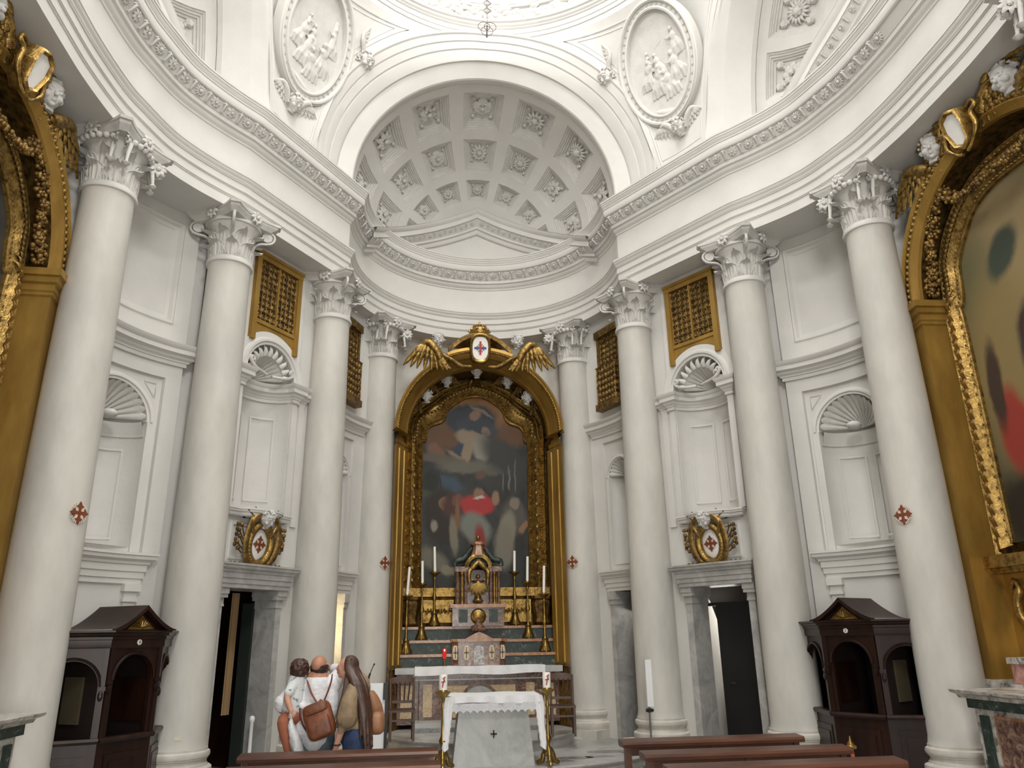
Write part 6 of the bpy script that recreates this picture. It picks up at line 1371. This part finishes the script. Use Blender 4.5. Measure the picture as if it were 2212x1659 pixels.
# the inscription plate is too small to read; leave it plain
# ------------------------------------------------------------------ people
SKIN = mat('skin', (.42, .20, .12), .55, var=.08, scale=15); SKIN2 = mat('skin_light', (.52, .28, .19), .55, var=.06, scale=15)
SHIRT = mat('white_shirt', (.72, .73, .76), .8, var=.06, scale=10, bump=.35, bscale=16, stretch=(1, 1, 2.2)); JEAN1 = mat('blue_grey_jeans', (.10, .14, .18), .85, var=.2, scale=12, bump=.3, bscale=30); JEAN2 = mat('dark_blue_jeans', (.03, .055, .13), .85, var=.2, scale=12, bump=.3, bscale=30)
HAIRB = mat('chestnut_hair', (.055, .02, .011), .45, var=.25, scale=30, stretch=(6, 6, 1)); HAIRD = mat('dark_short_hair', (.035, .017, .011), .6, var=.2, scale=40); HAIRC = mat('long_brown_hair', (.075, .032, .018), .42, var=.3, scale=25, stretch=(8, 8, .6))
LEATH = mat('tan_leather', (.22, .065, .022), .45, var=.25, scale=8, bump=.15, bscale=25); LEATH2 = mat('light_brown_leather', (.33, .15, .07), .5, var=.15, scale=6); KHAKI = mat('khaki_blouse', (.30, .215, .13), .8, var=.16, scale=9, bump=.4, bscale=14); TEE = mat('printed_tee', (.60, .62, .62), .85, col2=(.16, .2, .22), scale=26, lo=.36, hi=.44); TERRA = mat('terracotta_leggings', (.35, .115, .06), .8, var=.1); PLAS = mat('plastic_bag', (.62, .62, .64), .35, var=.12, scale=9, bump=.4, bscale=20); SHOE = mat('brown_shoe', (.06, .035, .025), .5)
def hand(mb, p, d, up, r=.085, curl=.5):
    p = Vector(p); d = Vector(d).normalized(); up = Vector(up).normalized(); sd = d.cross(up).normalized()
    mb.ell(p + d * r * .45, (r * .5, r * .5, r * .5), 8, 6, frame((0, 0, 0), d, sd * .85, up * .42).to_3x3())
    for i, (o_, l) in enumerate(((-.34, .82), (-.12, .95), (.11, .9), (.33, .72))):
        b = p + d * r * .85 + sd * r * o_; q = b + (d * cos(curl * .4) - up * sin(curl * .4)) * r * l * .5; e = q + (d * cos(curl * 1.6) - up * sin(curl * 1.6)) * r * l * .5
        mb.tube([b - d * r * .3, b, q, e], [.0095, .0095, .009, .0075], 6)
    b = p + d * r * .3 - sd * r * .42; mb.tube([b, b + (d * .6 - sd * .7).normalized() * r * .45, b + (d * .9 - sd * .4 - up * .4).normalized() * r * .85], [.012, .0115, .009], 6)
def head(mb, c, fw, r=.1, ear=True, nose=True, w=.78):
    c = Vector(c); f = Vector(fw).normalized(); sdv = f.cross(Vector((0, 0, 1))).normalized(); u = sdv.cross(f)
    M = frame((0, 0, 0), sdv, f, u).to_3x3()
    def E_(x, y, z, a, b, d): mb.ell(c + M @ Vector((x * r, y * r, z * r)), (a * r, b * r, d * r), 14, 10, M)
    E_(0, -.08, .18, w, .98, .88); E_(0, .25, -.42, w * .76, .62, .62); E_(0, .55, -.85, .34, .26, .22); E_(0, .52, -.2, .62, .42, .5)
    if nose: mb.tube([c + M @ Vector((0, .92 * r, .08 * r)), c + M @ Vector((0, 1.10 * r, -.24 * r)), c + M @ Vector((0, .94 * r, -.32 * r))], [.10 * r, .15 * r, .11 * r], 6); E_(0, .90, -.52, .26, .12, .06); E_(0, .88, -.62, .22, .12, .06)
    for s in (-1, 1):
        E_(s * .30, .80, .10, .15, .12, .08); E_(s * .30, .85, .24, .2, .1, .06)
        if ear: E_(s * w * 1.0, -.05, -.12, .08, .18, .28)
    mb.tube([c + M @ Vector((0, -.12 * r, -.4 * r)), c + Vector((0, 0, -1.75 * r)) - f * .18 * r], [.50 * r, .56 * r], 10)
def limb(mb, pts, rs_): mb.tube(cr(pts, 4) if len(pts) > 2 else pts, [float(np.interp(t, np.linspace(0, 1, len(rs_)), rs_)) for t in np.linspace(0, 1, (len(pts) - 1) * 4 + 1 if len(pts) > 2 else 2)], 12); [mb.ell(p, r, 10, 8) for p, r in zip(pts, rs_)]
# ---- man
mx, my = -2.03, 8.30
man = thing('person', (mx, my, 0), 'man in white shirt and jeans, seen from behind, carrying a child and a leather backpack', 'person', None)
b = MB(); head(b, (-2.02, my - .01, 1.53), (.25, 1, .42), .098)
limb(b, [(mx, my, 1.38), (mx, my + .01, 1.15), (mx, my + .0, .95)], [.13, .14, .15]); b.ell((mx, my, 1.30), (.17, .09, .10), 12, 8)
limb(b, [(-2.21, my, 1.33), (-2.375, my - .03, 1.17), (-2.24, my + .14, 1.07)], [.055, .046, .034]); hand(b, (-2.24, my + .14, 1.07), (.8, .5, .1), (0, .2, 1))
limb(b, [(-1.86, my, 1.35), (-1.815, my + .15, 1.47), (-1.95, my + .30, 1.50)], [.055, .045, .033]); hand(b, (-1.95, my + .30, 1.50), (-.7, .3, .4), (-.4, -.5, .5))
for s in (-1, 1): limb(b, [(mx + s * .09, my, .92), (mx + s * .11, my + .02, .50), (mx + s * .12, my, .09)], [.095, .065, .045]); b.ell((mx + s * .12, my + .07, .05), (.045, .12, .045), 8, 6)
robj('body', b, .009, SKIN, man, 4)
sh = MB(); sh.ell((mx, my, 1.34), (.20, .115, .075), 14, 10); limb(sh, [(mx, my, 1.36), (mx, my + .01, 1.16), (mx + .01, my, .90)], [.14, .155, .165])
for s in (-1, 1): sh.ell((mx + s * .13, my, 1.18), (.10, .115, .20), 12, 10); sh.ell((mx + s * .10, my - .01, .96), (.11, .125, .12), 12, 10)
limb(sh, [(-2.18, my, 1.35), (-2.30, my - .02, 1.25), (-2.355, my - .03, 1.18)], [.082, .078, .074]); sh.tube([(-2.335, my - .03, 1.215), (-2.365, my - .035, 1.17)], [.085, .08], 12)
limb(sh, [(-1.88, my, 1.35), (-1.84, my + .07, 1.42), (-1.82, my + .15, 1.47), (-1.89, my + .23, 1.49)], [.085, .08, .072, .058]); sh.tube([(-2.02, my - .01, 1.40), (-2.02, my - .01, 1.445)], [.085, .062], 14)
for k in range(7): sh.tube([(-2.20 + .03 * k, my - .125 - .01 * (k % 2), 1.20 - .035 * k), (-2.02 + .02 * k, my - .15, 1.14 - .035 * k)], .012, 5)
robj('shirt', sh, .011, SHIRT, man, 4)
tr = MB(); tr.ell((mx, my, .90), (.175, .13, .13), 14, 10)
for s in (-1, 1): limb(tr, [(mx + s * .085, my, .90), (mx + s * .11, my + .02, .50), (mx + s * .12, my, .07)], [.115, .088, .075])
robj('jeans', tr, .012, JEAN1, man, 4)
for s in (-1, 1): obj('shoe', MB().ell((mx + s * .12, my + .06, .055), (.055, .145, .055), 10, 6), SHOE, man, 60)
hr = MB()
hc = Vector((-2.02, my - .01, 1.53))
for i in range(60):
    a = lerp(pi * .98, 2 * pi * 1.01, (i % 20) / 19); zz_ = (-.055, -.03, -.005)[i // 20]; k = math.sqrt(max(.1, 1 - (zz_ / .11) ** 2)); hr.ell(hc + Vector((.074 * k * cos(a), .012 + .092 * k * sin(a), zz_)), .022, 6, 5)
robj('hair_fringe', hr, .007, HAIRD, man, 5)
# ---- backpack
bpk = thing('backpack', (-1.97, my - .20, .88), 'tan leather backpack hanging by its straps on the white-shirted back', 'backpack')
Mb = T_((-1.965, my - .205, 1.045)) @ Ry(-.32)
bq = MB(); q0 = MB()
def sbox(mb, cx, cy, cz_, a, b_, c, p=.35):
    def fn(u, v):
        th, ph = lerp(-pi / 2, pi / 2, v), 2 * pi * u; sg = lambda x: (abs(x) ** p) * (1 if x >= 0 else -1)
        return (cx + a * sg(cos(th)) * sg(cos(ph)), cy + b_ * sg(cos(th)) * sg(sin(ph)), cz_ + c * sg(sin(th)))
    mb.grid(fn, 28, 16, True)
sbox(q0, 0, 0, 0, .135, .075, .165, .42); inst('bag_body', mesh_of('bag_body', q0, LEATH, 60), Mb, bpk)
q1 = MB(); sbox(q1, .0, -.075, -.045, .105, .035, .10, .4); inst('front_pocket', mesh_of('front_pocket', q1, LEATH, 60), Mb, bpk)
q2 = MB(); sbox(q2, 0, -.05, .12, .115, .045, .05, .5); inst('flap', mesh_of('flap', q2, LEATH, 60), Mb, bpk)
STRAP = mat('strap_leather', (.19, .045, .02), .5)
for pts in ([(-2.00, my - .19, 1.20), (-2.06, my - .175, 1.29), (-2.11, my - .10, 1.385), (-2.13, my - .0, 1.425)], [(-1.94, my - .19, 1.20), (-1.905, my - .175, 1.30), (-1.885, my - .11, 1.39), (-1.89, my - .0, 1.44)], [(-2.06, my - .17, .92), (-2.13, my - .165, 1.02), (-2.17, my - .12, 1.15)]): obj('strap', MB().tube(cr(pts, 4), .017, 8, flat=.45), STRAP, bpk, 60)
obj('handle', MB().tube([(-1.99, my - .2, 1.20), (-1.965, my - .2, 1.23), (-1.94, my - .2, 1.20)], .008, 6), STRAP, bpk, 60)
# ---- child
ch = thing('person', (-2.24, 8.22, .95), 'small child with chestnut hair and printed tee carried on the arm of the man', 'person')
b = MB(); head(b, (-2.205, 8.235, 1.49), (.2, 1, .25), .092, w=.84)
limb(b, [(-2.23, 8.23, 1.37), (-2.24, 8.23, 1.22), (-2.25, 8.25, 1.08)], [.075, .085, .09])
limb(b, [(-2.245, 8.17, 1.37), (-2.285, 8.12, 1.26), (-2.235, 8.08, 1.14)], [.038, .034, .026]); hand(b, (-2.235, 8.08, 1.14), (.1, -.1, -1), (0, -1, 0), .055, 1.2)
limb(b, [(-2.19, 8.29, 1.36), (-2.12, 8.36, 1.36), (-2.05, 8.40, 1.40)], [.038, .034, .026]); hand(b, (-2.05, 8.40, 1.40), (1, .2, 0), (0, 0, 1), .055, .8)
limb(b, [(-2.26, 8.22, 1.05), (-2.30, 8.13, 1.02), (-2.235, 8.12, .76)], [.06, .055, .035]); limb(b, [(-2.22, 8.30, 1.05), (-2.2, 8.42, 1.0), (-2.2, 8.43, .76)], [.06, .055, .035]); b.ell((-2.235, 8.14, .735), (.03, .07, .028), 8, 6); b.ell((-2.2, 8.46, .735), (.03, .07, .028), 8, 6)
robj('body', b, .008, SKIN2, ch, 4)
t2 = MB(); limb(t2, [(-2.225, 8.23, 1.40), (-2.24, 8.23, 1.25), (-2.25, 8.24, 1.14)], [.085, .10, .105]); limb(t2, [(-2.24, 8.18, 1.375), (-2.275, 8.135, 1.30)], [.055, .05]); limb(t2, [(-2.19, 8.28, 1.37), (-2.14, 8.34, 1.36)], [.055, .05]); robj('tee', t2, .009, TEE, ch, 4)
t3 = MB(); t3.ell((-2.25, 8.24, 1.08), (.11, .11, .09), 12, 8); limb(t3, [(-2.26, 8.22, 1.06), (-2.30, 8.13, 1.03), (-2.237, 8.12, .80)], [.078, .068, .048]); limb(t3, [(-2.22, 8.30, 1.06), (-2.2, 8.42, 1.01), (-2.2, 8.43, .80)], [.078, .068, .048]); robj('leggings', t3, .009, TERRA, ch, 4)
h2 = MB(); hc = Vector((-2.205, 8.235, 1.49)); rnd = random.Random(5); h2.ell(hc + Vector((-.002, -.014, .014)), (.088, .092, .090), 16, 12)
for i in range(110):
    a = rnd.uniform(pi * .85, 2.15 * pi); e = rnd.uniform(-.5, 1.3); h2.ell(hc + Vector((.084 * cos(e) * cos(a), -.006 + .092 * cos(e) * sin(a), .016 + .092 * sin(e))), rnd.uniform(.012, .02), 6, 5)
robj('hair', h2, .006, HAIRB, ch, 3)
# ---- plastic bag in the child's hand
pbm = MB()
pbm.tube(cr([(-2.235, 8.07, 1.10), (-2.225, 8.07, 1.02), (-2.19, 8.07, .92), (-2.15, 8.07, .80), (-2.14, 8.07, .735)], 4), [.014, .018, .024, .032, .042, .05, .058, .066, .074, .08, .084, .086, .085, .082, .078, .072, .05], 14, flat=.62)
rnd = random.Random(2); pbm.v = [(x + rnd.uniform(-.006, .006), y + rnd.uniform(-.006, .006), z) for x, y, z in pbm.v]
bgp = thing('plastic_bag', (-2.15, 8.07, .73), 'white plastic bag hanging from the hand of the child', 'bag'); obj('bag', pbm, PLAS, bgp, 60); obj('handle_loop', MB().tube([(-2.245, 8.06, 1.08), (-2.24, 8.055, 1.125), (-2.225, 8.06, 1.08)], .007, 5), PLAS, bgp, 60)
# ---- woman
wx, wy = -1.635, 8.20
wo = thing('person', (wx, wy, 0), 'woman with very long brown hair, khaki blouse and blue jeans, in profile', 'person')
b = MB(); head(b, (-1.735, wy - .01, 1.515), (-1, .12, .10), .098, w=.74)
limb(b, [(wx, wy, 1.36), (wx + .01, wy, 1.15), (wx + .01, wy, .92)], [.11, .115, .135]); b.ell((wx, wy, 1.29), (.09, .16, .10), 12, 8)
limb(b, [(-1.655, wy - .155, 1.32), (-1.72, wy - .18, 1.06), (-1.79, wy - .17, .82)], [.048, .04, .028]); hand(b, (-1.79, wy - .17, .82), (-.15, 0, -1), (0, -1, 0), .08, .5)
limb(b, [(-1.63, wy + .16, 1.32), (-1.60, wy + .19, 1.06), (-1.68, wy + .17, .86)], [.048, .04, .028]); hand(b, (-1.68, wy + .17, .86), (-.3, 0, -1), (0, 1, 0), .08, .5)
for s in (-1, 1): limb(b, [(wx, wy + s * .085, .90), (wx - .01, wy + s * .095, .48), (wx, wy + s * .10, .08)], [.095, .06, .04]); b.ell((wx - .06, wy + s * .10, .045), (.11, .04, .04), 8, 6)
robj('body', b, .008, SKIN2, wo, 4)
bl = MB(); bl.ell((wx, wy, 1.325), (.115, .185, .075), 14, 10); limb(bl, [(wx, wy, 1.34), (wx, wy, 1.18), (wx + .01, wy, .98)], [.135, .145, .155]); bl.ell((wx - .07, wy, 1.20), (.085, .14, .09), 12, 8)
for s in (-1, 1): limb(bl, [(-1.65, wy + s * .15, 1.325), (-1.685, wy + s * .185, 1.20), (-1.70, wy + s * .19, 1.07)], [.07, .085, .10]); bl.ell((wx + .01, wy + s * .07, .99), (.14, .10, .09), 12, 8)
bl.tube([(-1.72, wy - .19, 1.08), (-1.76, wy - .19, .92)], [.07, .02], 8)
robj('blouse', bl, .010, KHAKI, wo, 4)
jn = MB(); jn.ell((wx + .01, wy, .88), (.155, .17, .12), 14, 10)
for s in (-1, 1): limb(jn, [(wx + .01, wy + s * .085, .88), (wx - .0, wy + s * .095, .48), (wx, wy + s * .10, .07)], [.12, .085, .075])
robj('jeans', jn, .012, JEAN2, wo, 4)
for s in (-1, 1): obj('shoe', MB().ell((wx - .05, wy + s * .10, .05), (.13, .048, .05), 10, 6), SHOE, wo, 60)
hh = MB(); hc = Vector((-1.735, wy - .01, 1.515)); hh.ell(hc + Vector((.028, 0, .022)), (.088, .080, .093), 16, 12)
rnd = random.Random(9)
for i in range(46):
    t = i / 45; a = lerp(-1.9, 1.9, t); sx, sy = cos(a) * .08, sin(a) * .08; en = rnd.uniform(.80, 1.02); k = rnd.uniform(.0, 1)
    p0 = hc + Vector((sx * .5 + .01, sy * .75, .085)); p1 = hc + Vector((.02 + sx * 1.05, sy * 1.05, -.01)); p2 = Vector((-1.655 + .07 * cos(a) + .05 * k, wy - .03 + sy * 1.3 - .06, 1.36)); p3 = Vector((-1.56 + .07 * cos(a), wy - .10 + sy * 1.2, 1.14)); p4 = Vector((-1.53 + .05 * cos(a) + rnd.uniform(-.03, .03), wy - .12 + sy * 1.0, en)); p5 = p4 + Vector((rnd.uniform(-.02, .03), 0, -.05))
    hh.tube(cr([tuple(p) for p in (p0, p1, p2, p3, p4, p5)], 4), [.016] * 8 + [.019] * 6 + [.015, .012, .010, .008, .006, .005, .004], 6)
for i in range(9):
    q = rnd.uniform(-.02, .02); hh.tube(cr([(-1.72, wy - .075, 1.56), (-1.715 + q, wy - .095, 1.47), (-1.73 + q, wy - .145, 1.33), (-1.765 + q, wy - .17, 1.14), (-1.79 + q, wy - .17, .98)], 4), [.012] * 9 + [.011] * 4 + [.009, .007, .005, .004], 6)
robj('long_hair', hh, .0065, HAIRC, wo, 1)
obj('bracelet', MB().tube([(-1.783 + .032 * cos(a), wy - .17 + .032 * sin(a), .835) for a in np.linspace(0, 2 * pi, 17)], .006, 6), BLACK, wo, 60)
bg = thing('shoulder_bag', (-1.41, wy, .90), 'light brown slouchy leather shoulder bag at the hip of the long-haired woman', 'bag')
q = MB(); sbox(q, -1.425, wy + .02, 1.0, .075, .15, .105, .6); q.tube(cr([(-1.50, wy - .05, 1.29), (-1.455, wy - .03, 1.18), (-1.42, wy, 1.05)], 4), [.035, .045, .055, .06, .065, .07, .07, .07, .06], 10)
robj('pouch', q, .009, LEATH2, bg, 4); obj('strap', MB().tube(cr([(-1.49, wy - .05, 1.26), (-1.56, wy - .03, 1.38), (-1.62, wy + .02, 1.42), (-1.55, wy + .10, 1.30), (-1.47, wy + .10, 1.08)], 4), .014, 8, flat=.5), LEATH2, bg, 60)
obj('base_trim', MB().ell((-1.42, wy + .02, .935), (.07, .13, .04), 12, 8), SHOE, bg, 60)
